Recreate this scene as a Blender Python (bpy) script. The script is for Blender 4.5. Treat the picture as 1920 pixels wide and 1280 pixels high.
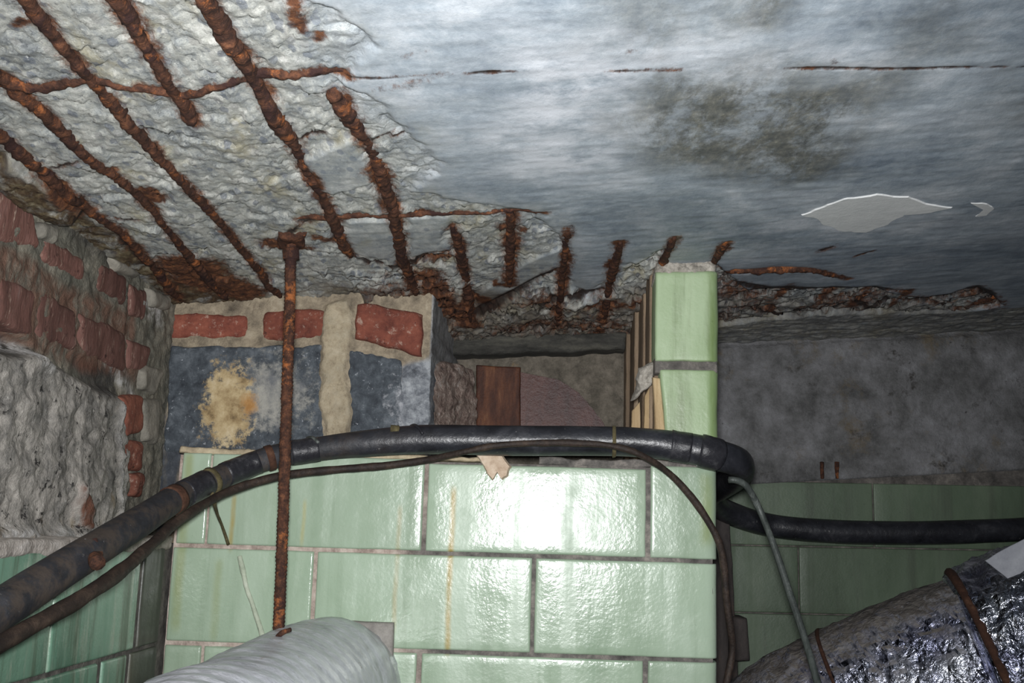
import bpy, math
import numpy as np
from mathutils import Matrix

for _o in list(bpy.data.objects):
    bpy.data.objects.remove(_o)
sc = bpy.context.scene
COL = sc.collection

# ------------------------------------------------------------------ camera
F = 2000.0                       # focal length in pixels of the 1920 x 1280 frame
CX, CY = 960.0, 640.0
EYE = np.array([0.0, 0.0, 1.6])


def unit(v):
    v = np.asarray(v, float)
    return v / np.linalg.norm(v)


_yc = unit([(1020 - CX) / F, -(1000 - CY) / F, -1.0])      # depth axis of the room, in camera axes
_xc = np.array([1.0, -0.030, 0.0])
_xc = unit(_xc - _yc * _xc.dot(_yc))
_zc = np.cross(_xc, _yc)
RW = np.array([_xc, _yc, _zc])                             # world <- camera rotation

cam = bpy.data.cameras.new('camera')
cam.sensor_width = 36.0
cam.lens = 36.0 * F / 1920.0
cam.clip_start = 0.02
cam.clip_end = 50
camo = bpy.data.objects.new('camera', cam)
COL.objects.link(camo)
_m = np.eye(4)
_m[:3, :3] = RW
_m[:3, 3] = EYE
camo.matrix_world = Matrix(_m.tolist())
sc.camera = camo

# ------------------------------------------------------------------ world, flash, exposure
world = bpy.data.worlds.new('world')
sc.world = world
world.use_nodes = True
_bg = world.node_tree.nodes['Background']
_bg.inputs[0].default_value = (0.75, 0.85, 1.0, 1)
_bg.inputs[1].default_value = 0.035

flash = bpy.data.lights.new('camera_flash', 'SPOT')        # the flash on top of the camera
flash.energy = 78
flash.color = (0.985, 0.99, 1.0)
flash.spot_size = math.radians(92)
flash.spot_blend = 1.0
flash.shadow_soft_size = 0.022
flo = bpy.data.objects.new('camera_flash', flash)
COL.objects.link(flo)
_aim = unit(RW @ np.array([(930 - CX) / F, -(640 - CY) / F, -1.0]))
_zz = -_aim
_xx = unit(np.cross([0, 0, 1], _zz))
_yy = np.cross(_zz, _xx)
_m2 = np.eye(4)
_m2[:3, 0], _m2[:3, 1], _m2[:3, 2] = _xx, _yy, _zz
_m2[:3, 3] = EYE + np.array([-0.004, 0.0, 0.026])
flo.matrix_world = Matrix(_m2.tolist())

sc.view_settings.view_transform = 'Standard'
sc.view_settings.look = 'None'
sc.view_settings.gamma = 1.0
sc.view_settings.use_curve_mapping = False
sc.view_settings.exposure = 0.0


# ------------------------------------------------------------------ measuring
def ray(px, py):
    return RW @ np.array([(px - CX) / F, -(py - CY) / F, -1.0])


def onY(px, py, Y):
    d = ray(px, py)
    return EYE + d * (Y / d[1])


def onX(px, py, X):
    d = ray(px, py)
    return EYE + d * (X / d[0])


YT = 1.36                        # face of the tiled pillar
YB = 1.46                        # face of the brick wall behind it
YN = 1.74                        # back of the recess
YR = 1.96                        # wall on the right
XL = onY(318, 1065, YT)[0]       # tiled left wall
XU = XL - 0.058                  # bare masonry above those tiles
_pts = [onY(450, 568, YB), onY(1290, 492, YT), onY(1600, 638, YR)]
CN = unit(np.cross(_pts[1] - _pts[0], _pts[2] - _pts[0]))
if CN[2] < 0:
    CN = -CN
CD = CN.dot(_pts[0])


def ceil_z(x, y):
    return (CD - CN[0] * x - CN[1] * y) / CN[2]


def onC(px, py, low=0.0):
    d = ray(px, py)
    t = (CD - low - CN.dot(EYE)) / CN.dot(d)
    return EYE + d * t


# ------------------------------------------------------------------ noise
def _hash(ix, iy, iz, seed):
    h = (ix.astype(np.int64) * 374761393 + iy.astype(np.int64) * 668265263 + iz.astype(np.int64) * 1440662683 + seed * 974711) & 0xffffffff
    h = ((h ^ (h >> 13)) * 1274126177) & 0xffffffff
    h = ((h ^ (h >> 16)) * 2246822519) & 0xffffffff
    return ((h ^ (h >> 15)) & 0xffffff) / float(0xffffff)


def vnoise(x, y, z=None, seed=0):
    """value noise in -1..1, two or three dimensions"""
    x0, y0 = np.floor(x), np.floor(y)
    fx, fy = x - x0, y - y0
    fx = fx * fx * (3 - 2 * fx)
    fy = fy * fy * (3 - 2 * fy)
    zero = np.zeros_like(x0)

    def lay(zz):
        a = _hash(x0, y0, zz, seed); b = _hash(x0 + 1, y0, zz, seed)
        c = _hash(x0, y0 + 1, zz, seed); d = _hash(x0 + 1, y0 + 1, zz, seed)
        return (a * (1 - fx) + b * fx) * (1 - fy) + (c * (1 - fx) + d * fx) * fy
    if z is None:
        return lay(zero) * 2 - 1
    z0 = np.floor(z)
    fz = z - z0
    fz = fz * fz * (3 - 2 * fz)
    return (lay(z0) * (1 - fz) + lay(z0 + 1) * fz) * 2 - 1


def fbm(x, y, z=None, octs=4, seed=0, ridge=False):
    s = 0.0
    a = 1.0
    tot = 0.0
    for k in range(octs):
        f = 2.03 ** k
        n = vnoise(x * f + 17.3 * k, y * f - 9.1 * k, None if z is None else z * f + 3.7 * k, seed + k)
        if ridge:
            n = 1 - 2 * np.abs(n)
        s = s + a * n
        tot += a
        a *= 0.5
    return s / tot


def cells(x, y, seed=0):
    """nearest-point cells: distance to the edge and a random number per cell"""
    x0, y0 = np.floor(x), np.floor(y)
    f1 = np.full(x.shape, 9.0); f2 = np.full(x.shape, 9.0); rid = np.zeros(x.shape)
    zero = np.zeros_like(x0)
    for i in (-1, 0, 1):
        for j in (-1, 0, 1):
            cx, cy = x0 + i, y0 + j
            px = cx + _hash(cx, cy, zero, seed); py = cy + _hash(cx, cy, zero + 1, seed)
            d = np.hypot(px - x, py - y)
            r = _hash(cx, cy, zero + 2, seed)
            near = d < f1
            f2 = np.where(near, f1, np.minimum(f2, d))
            rid = np.where(near, r, rid)
            f1 = np.where(near, d, f1)
    return f2 - f1, rid


def facets(x, y, seed=0):
    """broken stone: every cell a flat facet with its own height and tilt, about -1..1"""
    x0, y0 = np.floor(x), np.floor(y)
    f1 = np.full(x.shape, 9.0); out = np.zeros(x.shape)
    zero = np.zeros_like(x0)
    for i in (-1, 0, 1):
        for j in (-1, 0, 1):
            cx, cy = x0 + i, y0 + j
            px = cx + _hash(cx, cy, zero, seed); py = cy + _hash(cx, cy, zero + 1, seed)
            d = np.hypot(px - x, py - y)
            r, a, b = (_hash(cx, cy, zero + k, seed) * 2 - 1 for k in (2, 3, 4))
            near = d < f1
            out = np.where(near, 0.5 * r + 1.2 * (a * (x - px) + b * (y - py)), out)
            f1 = np.where(near, d, f1)
    return out


def smooth(a, b, x):
    t = np.clip((x - a) / (b - a), 0, 1)
    return t * t * (3 - 2 * t)


def poly_sd(x, y, poly):
    """signed distance to a polygon, inside positive"""
    d = np.full(x.shape, 9.0)
    inside = np.zeros(x.shape, bool)
    n = len(poly)
    for i in range(n):
        (ax, ay), (bx, by) = poly[i], poly[(i + 1) % n]
        ex, ey = bx - ax, by - ay
        t = np.clip(((x - ax) * ex + (y - ay) * ey) / (ex * ex + ey * ey + 1e-12), 0, 1)
        d = np.minimum(d, np.hypot(x - ax - t * ex, y - ay - t * ey))
        cond = (ay > y) != (by > y)
        with np.errstate(divide='ignore', invalid='ignore'):
            xi = ax + (y - ay) * ex / (ey if abs(ey) > 1e-12 else 1e-12)
        inside ^= cond & (x < xi)
    return np.where(inside, d, -d)


def line_d(x, y, line):
    """distance to a polyline and the fraction along it"""
    d = np.full(x.shape, 9.0)
    s = np.zeros(x.shape)
    n = len(line) - 1
    for i in range(n):
        (ax, ay), (bx, by) = line[i], line[i + 1]
        ex, ey = bx - ax, by - ay
        t = np.clip(((x - ax) * ex + (y - ay) * ey) / (ex * ex + ey * ey + 1e-12), 0, 1)
        dd = np.hypot(x - ax - t * ex, y - ay - t * ey)
        near = dd < d
        d = np.where(near, dd, d)
        s = np.where(near, (i + t) / n, s)
    return d, s


# ------------------------------------------------------------------ node materials
def S(r, g, b):
    def c(v):
        v /= 255.0
        return v / 12.92 if v <= 0.04045 else ((v + 0.055) / 1.055) ** 2.4
    return (c(r), c(g), c(b), 1.0)


class Mat:
    def __init__(self, name, rough=0.8, metal=0.0, spec=0.5):
        self.m = bpy.data.materials.new(name)
        self.m.use_nodes = True
        self.nt = self.m.node_tree
        self.b = self.nt.nodes['Principled BSDF']
        self.b.inputs['Roughness'].default_value = rough
        self.b.inputs['Metallic'].default_value = metal
        self.b.inputs['Specular IOR Level'].default_value = spec
        self._pos = None

    def put(self, sock, v):
        if hasattr(v, 'is_output'):
            self.nt.links.new(v, sock)
        else:
            sock.default_value = v

    def node(self, t, ins=None, **at):
        n = self.nt.nodes.new(t)
        for k, v in at.items():
            setattr(n, k, v)
        for k, v in (ins or {}).items():
            self.put(n.inputs[k], v)
        return n

    def pos(self):
        if self._pos is None:
            self._pos = self.node('ShaderNodeNewGeometry').outputs['Position']
        return self._pos

    def vec(self, scale):
        return self.node('ShaderNodeVectorMath', {0: self.pos(), 1: scale}, operation='MULTIPLY').outputs[0]

    def noise(self, scale, detail=4, rough=0.6, dist=0.0, st=None):
        v = self.vec(st) if st else self.pos()
        return self.node('ShaderNodeTexNoise', {'Vector': v, 'Scale': scale, 'Detail': detail, 'Roughness': rough, 'Distortion': dist}).outputs[0]

    def vor(self, scale, feature='F1', st=None, out=0):
        v = self.vec(st) if st else self.pos()
        return self.node('ShaderNodeTexVoronoi', {'Vector': v, 'Scale': scale}, feature=feature).outputs[out]

    def ramp(self, f, stops, interp='LINEAR'):
        n = self.node('ShaderNodeValToRGB', {0: f})
        r = n.color_ramp
        r.interpolation = interp
        while len(r.elements) < len(stops):
            r.elements.new(0.5)
        for e, (p, c) in zip(r.elements, stops):
            e.position = p
            e.color = c if not isinstance(c, (int, float)) else (c, c, c, 1)
        return n.outputs[0]

    def mix(self, f, a, b, blend='MIX'):
        n = self.node('ShaderNodeMix', data_type='RGBA', blend_type=blend)
        self.put(n.inputs[0], f)
        self.put(n.inputs[6], a)
        self.put(n.inputs[7], b)
        return n.outputs[2]

    def mth(self, op, a, b=0.0, clamp=False):
        n = self.node('ShaderNodeMath', operation=op, use_clamp=clamp)
        self.put(n.inputs[0], a)
        self.put(n.inputs[1], b)
        return n.outputs[0]

    def rng(self, v, a, b, c=0.0, d=1.0):
        return self.node('ShaderNodeMapRange', {0: v, 1: a, 2: b, 3: c, 4: d}, interpolation_type='SMOOTHSTEP').outputs[0]

    def attr(self, name):
        return self.node('ShaderNodeAttribute', attribute_name=name).outputs['Fac']

    def xyz(self):
        return self.node('ShaderNodeSeparateXYZ', {0: self.pos()}).outputs

    def rnd(self):
        return self.node('ShaderNodeObjectInfo').outputs['Random']

    def color(self, c):
        self.put(self.b.inputs['Base Color'], c)

    def rough(self, r):
        self.put(self.b.inputs['Roughness'], r)

    def bump(self, h, strength=0.5, dist=0.002):
        n = self.node('ShaderNodeBump', {'Height': h, 'Strength': strength, 'Distance': dist})
        self.put(self.b.inputs['Normal'], n.outputs[0])

    def vary(self, c, lo=0.8, hi=1.15):
        """lighter or darker from piece to piece"""
        v = self.node('ShaderNodeMapRange', {0: self.rnd(), 3: lo, 4: hi}).outputs[0]
        h = self.node('ShaderNodeHueSaturation', {'Color': c, 'Value': v})
        return h.outputs[0]


def band(m, v, centre, half, soft):
    """1 where |v - centre| < half, soft edges"""
    d = m.mth('ABSOLUTE', m.mth('SUBTRACT', v, centre))
    return m.rng(d, half + soft, half, 0.0, 1.0)


# concrete ceiling
def mat_ceiling():
    m = Mat('spalled_concrete', 0.75, spec=0.35)
    streak = m.noise(6, 7, 0.66, 0.3, (0.6, 1.5, 1))
    blot = m.noise(15, 8, 0.74, 0.2, (1.1, 0.75, 1))
    fine = m.noise(110, 7, 0.76, 0.0, (1.0, 0.8, 1))
    grain = m.noise(420, 5, 0.75, 0.0, (1.2, 0.6, 1))
    sm = m.ramp(streak, [(0.32, S(110, 127, 144)), (0.45, S(154, 167, 179)), (0.55, S(182, 192, 201)), (0.68, S(212, 217, 224))])
    sm = m.mix(0.42, sm, m.ramp(fine, [(0.3, S(102, 111, 120)), (0.5, S(166, 173, 179)), (0.7, S(210, 213, 216))]))
    sm = m.mix(0.45, sm, m.ramp(blot, [(0.34, S(88, 102, 118)), (0.5, S(154, 165, 173)), (0.64, S(212, 216, 220))]))
    sm = m.mix(m.rng(grain, 0.64, 0.72, 0.0, 0.5), sm, S(74, 80, 86))
    # broken face: cement, blue-grey stones, tan sand, pale chips
    st = (1.25, 0.62, 1)
    stones = m.vor(92, 'F1', st)
    sep = m.node('ShaderNodeSeparateColor', {0: m.vor(92, 'F1', st, 1)}).outputs[0]
    cem = m.ramp(m.noise(34, 9, 0.82, 0.1, st), [(0.3, S(86, 91, 96)), (0.43, S(144, 148, 147)), (0.54, S(178, 179, 172)), (0.68, S(220, 219, 213))])
    cem = m.mix(m.rng(m.noise(13, 5, 0.7, 0, st), 0.52, 0.68, 0, 0.8), cem, S(160, 154, 130))
    isst = m.mth('MULTIPLY', m.rng(stones, 0.46, 0.34), m.rng(sep, 0.56, 0.6))
    cem = m.mix(m.mth('MULTIPLY', isst, 0.6), cem, m.ramp(sep, [(0.58, S(82, 92, 108)), (0.76, S(104, 112, 126)), (0.9, S(140, 138, 132)), (1.0, S(178, 178, 174))]))
    pits = m.rng(m.noise(110, 7, 0.8, 0.1, st), 0.41, 0.34)
    cem = m.mix(m.mth('MULTIPLY', pits, 0.75), cem, S(66, 68, 74))
    chips = m.rng(m.noise(190, 6, 0.8, 0.1, st), 0.58, 0.66)
    cem = m.mix(m.mth('MULTIPLY', chips, 0.7), cem, S(218, 218, 212))
    c = m.mix(m.attr('broken'), sm, cem)
    # pale lime bloom, mould, sooty and falloff darkening
    c = m.mix(m.mth('MULTIPLY', m.attr('white'), m.rng(m.noise(24, 7, 0.72, 0.2), 0.34, 0.62)), c, S(210, 214, 220))
    mould = m.mth('MULTIPLY', m.attr('mould'), m.rng(m.noise(18, 9, 0.78, 0.2, (1.2, 0.6, 1)), 0.36, 0.56, 0.25, 0.9))
    c = m.mix(mould, c, m.ramp(m.noise(80, 8, 0.8, 0.0, (1.2, 0.6, 1)), [(0.32, S(44, 46, 44)), (0.48, S(86, 86, 78)), (0.6, S(112, 110, 98)), (0.72, S(164, 162, 146))]))
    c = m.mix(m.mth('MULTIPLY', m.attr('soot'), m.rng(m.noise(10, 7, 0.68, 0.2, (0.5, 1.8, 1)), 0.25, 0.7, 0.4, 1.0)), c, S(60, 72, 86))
    c = m.mix(m.mth('MULTIPLY', m.attr('brown'), m.rng(m.noise(34, 7, 0.72, 0.2, (1.2, 0.8, 1)), 0.24, 0.52)), c, m.ramp(m.noise(60, 5, 0.7), [(0.3, S(40, 28, 20)), (0.48, S(78, 62, 44)), (0.6, S(106, 94, 70)), (0.75, S(146, 136, 112))]))
    rn = m.noise(80, 8, 0.8, 0.1, (1.4, 0.55, 1))
    rf = m.rng(m.mth('ADD', m.attr('rust'), m.mth('MULTIPLY', m.mth('SUBTRACT', rn, 0.5), 1.5)), 0.3, 0.75)
    rf = m.mth('MULTIPLY', rf, m.rng(m.attr('rust'), 0.02, 0.3))
    c = m.mix(rf, c, m.ramp(m.noise(95, 6, 0.75), [(0.3, S(40, 25, 20)), (0.45, S(76, 47, 33)), (0.58, S(114, 72, 46)), (0.7, S(156, 112, 76))]))
    c = m.mix(m.mth('MULTIPLY', m.attr('crack'), 0.9), c, S(30, 22, 19))  # shade of the open gaps painted into the colour, with rust-brown dirt
    m.color(c)
    m.rough(m.rng(m.attr('spall'), 0.0, 1.0, 0.62, 0.85))
    h = m.mth('ADD', m.mth('MULTIPLY', fine, 0.6), m.mth('MULTIPLY', grain, 0.4))
    m.bump(h, m.rng(m.attr('spall'), 0.0, 1.0, 0.28, 0.7), 0.0035)
    return m.m


def mat_rust(name, dark=1.0, scale=1.0):
    m = Mat(name, 0.88, spec=0.25)
    n = m.noise(85 * scale, 7, 0.78, 0.1)
    k = lambda r, g, b: S(r * dark, g * dark, b * dark)
    c = m.ramp(n, [(0.28, k(26, 19, 17)), (0.42, k(54, 36, 29)), (0.54, k(80, 52, 39)), (0.66, k(112, 74, 52)), (0.8, k(160, 124, 96))])
    c = m.mix(m.rng(m.noise(34, 6, 0.75), 0.54, 0.66), c, k(146, 88, 50))
    c = m.mix(m.rng(m.noise(26, 5, 0.7), 0.46, 0.36), c, k(52, 34, 31))
    m.color(c)
    m.bump(m.noise(300, 4, 0.7), 0.8, 0.002)
    return m.m


def mat_brick(name, cols, streaky=False):
    m = Mat(name, 0.85, spec=0.3)
    st = (1, 1, 0.25) if streaky else (1, 1, 1)
    n = m.noise(42, 8, 0.76, 0.15, st)
    c = m.ramp(n, [(0.28, S(*cols[0])), (0.45, S(*cols[1])), (0.6, S(*cols[2])), (0.78, S(*cols[3]))])
    c = m.mix(m.rng(m.noise(90, 8, 0.8, 0.1, st), 0.55, 0.66, 0.0, 0.85), c, S(186, 162, 146))
    c = m.mix(m.rng(m.noise(70, 5, 0.7), 0.4, 0.3), c, S(62, 40, 36))
    m.color(m.vary(c, 0.72, 1.2))
    m.bump(m.noise(190, 5, 0.7, 0.0, st), 0.6, 0.003)
    return m.m


def mat_noise(name, stops, scale=30, st=None, rough=0.88, spec=0.3, bump=0.6, bdist=0.003, extra=None, bscale=160, vary=None, metal=0.0):
    m = Mat(name, rough, metal, spec)
    c = m.ramp(m.noise(scale, 8, 0.76, 0.12, st), [(p, S(*q)) for p, q in stops])
    for (sc2, a, b, col, st2) in (extra or []):
        c = m.mix(m.rng(m.noise(sc2, 6, 0.75, 0.1, st2), a, b), c, S(*col))
    if vary:
        c = m.vary(c, *vary)
    m.color(c)
    if bump:
        m.bump(m.noise(bscale, 5, 0.7), bump, bdist)
    return m.m


def mat_tile(name, base, lo, hi, dirt, dirtamt, streaks=(), rough=0.2, bump=0.11, pale=0.0):
    m = Mat(name, rough, spec=0.5)
    c = m.ramp(m.noise(9, 5, 0.6, 0.4, (1, 1, 0.35)), [(0.3, S(*lo)), (0.5, S(*base)), (0.7, S(*hi))])
    c = m.vary(c, 0.93, 1.06)
    drip = m.noise(38, 5, 0.65, 0.2, (1, 1, 0.06))
    c = m.mix(m.mth('MULTIPLY', m.rng(drip, 0.5, 0.72), dirtamt), c, S(*dirt))
    speck = m.rng(m.noise(150, 4, 0.7), 0.64, 0.72)
    c = m.mix(m.mth('MULTIPLY', speck, 0.5 * dirtamt + 0.1), c, S(*[v * 0.7 for v in dirt]))
    x, y, z = m.xyz()
    wob = m.mth('MULTIPLY', m.mth('SUBTRACT', m.noise(12, 3, 0.5, 0, (0.1, 0.1, 1)), 0.5), 0.006)
    xw = m.mth('ADD', x, wob)
    for (x0, hw, z1, z0, amt, col) in streaks:
        f = m.mth('MULTIPLY', band(m, xw, x0, hw * 0.1, hw * 1.3), m.mth('MULTIPLY', m.rng(z, z1, z1 - 0.012), m.rng(z, z0 - 0.01, z0 + 0.01)))
        f = m.mth('MULTIPLY', f, m.rng(m.noise(60, 4, 0.6, 0, (1, 1, 0.3)), 0.25, 0.6, 0.45, 1.0))
        c = m.mix(m.mth('MULTIPLY', f, amt), c, S(*col))
    m.color(c)
    rr = m.mth('ADD', m.rng(m.noise(26, 5, 0.65), 0.4, 0.75, rough, rough + 0.12), m.rng(m.noise(26, 4, 0.6, 0.0, (1, 1, 0.05)), 0.48, 0.66, 0.0, 0.22))
    m.rough(rr)
    if pale:
        c = m.mix(m.mth('MULTIPLY', m.rng(m.noise(60, 5, 0.7, 0.0, (1, 1, 0.12)), 0.5, 0.7), pale), c, S(168, 178, 160))
        m.color(c)
    h = m.mth('ADD', m.mth('MULTIPLY', m.noise(70, 3, 0.5), 0.8), m.mth('MULTIPLY', m.noise(260, 2, 0.5), 0.55))
    m.bump(h, bump, 0.004)
    return m.m


def mat_cable():
    m = Mat('black_cable_sheath', 0.33, spec=0.5)
    c = m.ramp(m.noise(26, 6, 0.7, 0.5), [(0.3, S(20, 20, 24)), (0.55, S(40, 41, 46)), (0.75, S(66, 66, 70))])
    x, y, z = m.xyz()
    dirty = m.rng(x, -0.12, -0.42)              # the older, dustier length on the left wall
    dn = m.mth('MULTIPLY', dirty, m.rng(m.noise(34, 5, 0.7), 0.42, 0.62))
    c = m.mix(m.mth('MULTIPLY', dn, 0.75), c, S(72, 62, 54))
    c = m.mix(m.rng(m.noise(120, 5, 0.7), 0.66, 0.74), c, S(150, 148, 146))
    m.color(c)
    m.rough(m.rng(m.mth('ADD', dirty, m.mth('MULTIPLY', m.noise(40, 4), 0.5)), 0.2, 1.2, 0.36, 0.75))
    m.bump(m.noise(90, 4, 0.6), 0.35, 0.003)
    return m.m


def mat_foil(name, dust_lo, dust_hi, duststops, rough=0.22):
    m = Mat(name, rough, 1.0)
    nz = m.node('ShaderNodeSeparateXYZ', {0: m.node('ShaderNodeNewGeometry').outputs['True Normal']}).outputs[2]
    k = m.mth('ADD', nz, m.mth('MULTIPLY', m.mth('SUBTRACT', m.noise(18, 5, 0.7, 0.5), 0.5), 0.9))
    dust = m.rng(k, dust_lo, dust_hi)
    dcol = m.ramp(m.noise(50, 6, 0.7), [(p, S(*q)) for p, q in duststops])
    foil = m.ramp(m.noise(14, 3), [(0.35, S(140, 143, 168)), (0.65, S(204, 207, 216))])
    m.color(m.mix(dust, foil, dcol))
    m.put(m.b.inputs['Metallic'], m.mth('SUBTRACT', 1.0, dust))
    m.rough(m.rng(dust, 0, 1, rough, 0.8))
    cr = m.vor(30, 'DISTANCE_TO_EDGE', (1.6, 1, 0.7))
    h = m.mth('ADD', m.mth('MULTIPLY', cr, 1.2), m.noise(90, 4, 0.6, 0.8))
    m.bump(h, 0.6, 0.008)
    return m.m


# ------------------------------------------------------------------ objects
def link(o, parent=None, label=None, cat=None, group=None, kind=None):
    COL.objects.link(o)
    if parent is not None:
        o.parent = parent
    if label:
        o['label'] = label
    if cat:
        o['category'] = cat
    if group:
        o['group'] = group
    if kind:
        o['kind'] = kind
    return o


def empty(name, loc, label, cat, group=None):
    o = bpy.data.objects.new(name, None)
    o.empty_display_size = 0.05
    return link(o, None, label, cat, group)


def mesh_np(name, V, quads, attrs=None, mat=None, smoothed=True):
    me = bpy.data.meshes.new(name)
    V = np.asarray(V, np.float32)
    quads = np.asarray(quads, np.int32)
    me.vertices.add(len(V))
    me.vertices.foreach_set('co', V.ravel())
    me.loops.add(quads.size)
    me.loops.foreach_set('vertex_index', quads.ravel())
    me.polygons.add(len(quads))
    me.polygons.foreach_set('loop_start', np.arange(0, quads.size, 4, dtype=np.int32))
    me.polygons.foreach_set('loop_total', np.full(len(quads), 4, np.int32))
    me.polygons.foreach_set('use_smooth', np.full(len(quads), smoothed))
    for k, a in (attrs or {}).items():
        at = me.attributes.new(k, 'FLOAT', 'POINT')
        at.data.foreach_set('value', np.asarray(a, np.float32).ravel())
    me.update(calc_edges=True)
    me.validate()
    if mat:
        me.materials.append(mat)
    return me


def grid_quads(ny, nx, flip=False):
    i = np.arange(ny * nx).reshape(ny, nx)
    a, b, c, d = i[:-1, :-1], i[:-1, 1:], i[1:, 1:], i[1:, :-1]
    q = np.stack([a, b, c, d], -1).reshape(-1, 4)
    return q[:, ::-1] if flip else q


def at_origin(o, parent):
    """mesh data is in world coordinates; undo the parent's place"""
    if parent is not None:
        o.matrix_parent_inverse = Matrix.Translation(parent.location).inverted()


def recenter(o):
    """put the origin into the piece"""
    me = o.data
    n = len(me.vertices)
    co = np.empty(n * 3, np.float32)
    me.vertices.foreach_get('co', co)
    co = co.reshape(-1, 3)
    c = (co.min(0) + co.max(0)) / 2
    me.vertices.foreach_set('co', (co - c).ravel())
    me.update()
    o.location = c.tolist()


def add_mesh(name, me, parent=None, **kw):
    o = bpy.data.objects.new(name, me)
    recenter(o)
    link(o, parent, **kw)
    if parent is not None:
        M = Matrix.Translation(parent.location)
        p = parent.parent
        while p is not None:                      # parents' own parents
            p = p.parent
        o.matrix_parent_inverse = WORLD[parent.name].inverted()
    WORLD[o.name] = Matrix.Translation(o.location)
    return o


class _W(dict):
    def __missing__(self, k):
        return Matrix.Translation(bpy.data.objects[k].location)


WORLD = _W()
SEED = [1]


def slab(name, quad, thick, mat, parent=None, n=(14, 8), r=0.004, amp=0.0006, freq=40.0, wob=0.0, wfreq=25.0, lump=0.0, **kw):
    """a block whose front face is the given quad (TL, TR, BR, BL), edges rounded, face uneven; r may be (left, top, right, bottom)"""
    SEED[0] += 1
    sd = SEED[0]
    TL, TR, BR, BL = [np.asarray(q, float) for q in quad]
    W = (np.linalg.norm(TR - TL) + np.linalg.norm(BR - BL)) / 2
    H = (np.linalg.norm(BL - TL) + np.linalg.norm(BR - TR)) / 2
    rl, rt, rr, rb = (r,) * 4 if not isinstance(r, tuple) else r

    def coords(k, r0, r1, L):
        e0, e1 = min(r0 / L, 0.45), min(r1 / L, 0.45)
        mid = np.linspace(e0, 1 - e1, k)
        lo = e0 * np.array([0, 0.12, 0.35, 0.65])
        hi = 1 - e1 * np.array([0.65, 0.35, 0.12, 0])
        return np.concatenate([lo, mid, hi])
    us, vs = coords(n[0], rl, rr, W), coords(n[1], rt, rb, H)
    U, V = np.meshgrid(us, vs)
    P = (TL * ((1 - U) * (1 - V))[..., None] + TR * (U * (1 - V))[..., None] + BR * (U * V)[..., None] + BL * ((1 - U) * V)[..., None])
    nn = unit(np.cross(TR - TL, BL - TL))
    if nn.dot(EYE - (TL + BR) / 2) < 0:
        nn = -nn
    back = np.zeros(U.shape)
    for d, rad in ((U * W, rl), ((1 - U) * W, rr), (V * H, rt), ((1 - V) * H, rb)):
        if rad > 0:
            q = np.clip(1 - d / rad, 0, 1)
            back += rad * (1 - np.sqrt(np.clip(1 - q * q, 0, 1)))
    back = np.minimum(back, thick * 0.9)
    eu, ev = unit(TR - TL), unit(BL - TL)
    if wob:
        p = P * wfreq
        w1 = fbm(p[..., 0] + sd * 3.1, p[..., 1], p[..., 2], 3, sd)
        w2 = fbm(p[..., 0], p[..., 1] + sd * 2.3, p[..., 2], 3, sd + 50)
        P = P + eu * (w1 * wob)[..., None] + ev * (w2 * wob)[..., None]
    p = P * freq
    dis = amp * fbm(p[..., 0] + sd * 1.7, p[..., 1], p[..., 2] - sd, 4, sd)
    if lump:
        p = P * 14
        dis = dis + lump * fbm(p[..., 0], p[..., 1] + sd, p[..., 2], 2, sd + 9)
    Fp = P + nn * (dis - back)[..., None]
    ny, nx = U.shape
    verts = list(Fp.reshape(-1, 3))
    ring = [(0, i) for i in range(nx)] + [(j, nx - 1) for j in range(1, ny)] + [(ny - 1, i) for i in range(nx - 2, -1, -1)] + [(j, 0) for j in range(ny - 2, 0, -1)]
    k0 = len(verts)
    for (j, i) in ring:
        verts.append(P[j, i] - nn * thick)
    faces = grid_quads(ny, nx).tolist()
    m = len(ring)
    for a in range(m):
        b = (a + 1) % m
        ia, ib = ring[a][0] * nx + ring[a][1], ring[b][0] * nx + ring[b][1]
        faces.append([ib, ia, k0 + a, k0 + b])
    if np.cross(TR - TL, BL - TL).dot(nn) < 0:
        faces = [f[::-1] for f in faces]
    me = mesh_np(name, np.array(verts), np.array(faces), None, mat)
    return add_mesh(name, me, parent, **kw)


def box(name, x, y, z, mat, parent=None, amp=0.0, **kw):
    V = np.array([(a, b, c) for c in z for b in y for a in x], float)
    q = [(0, 2, 3, 1), (4, 5, 7, 6), (0, 1, 5, 4), (2, 6, 7, 3), (0, 4, 6, 2), (1, 3, 7, 5)]
    return add_mesh(name, mesh_np(name, V, q, None, mat, False), parent, **kw)


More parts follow.
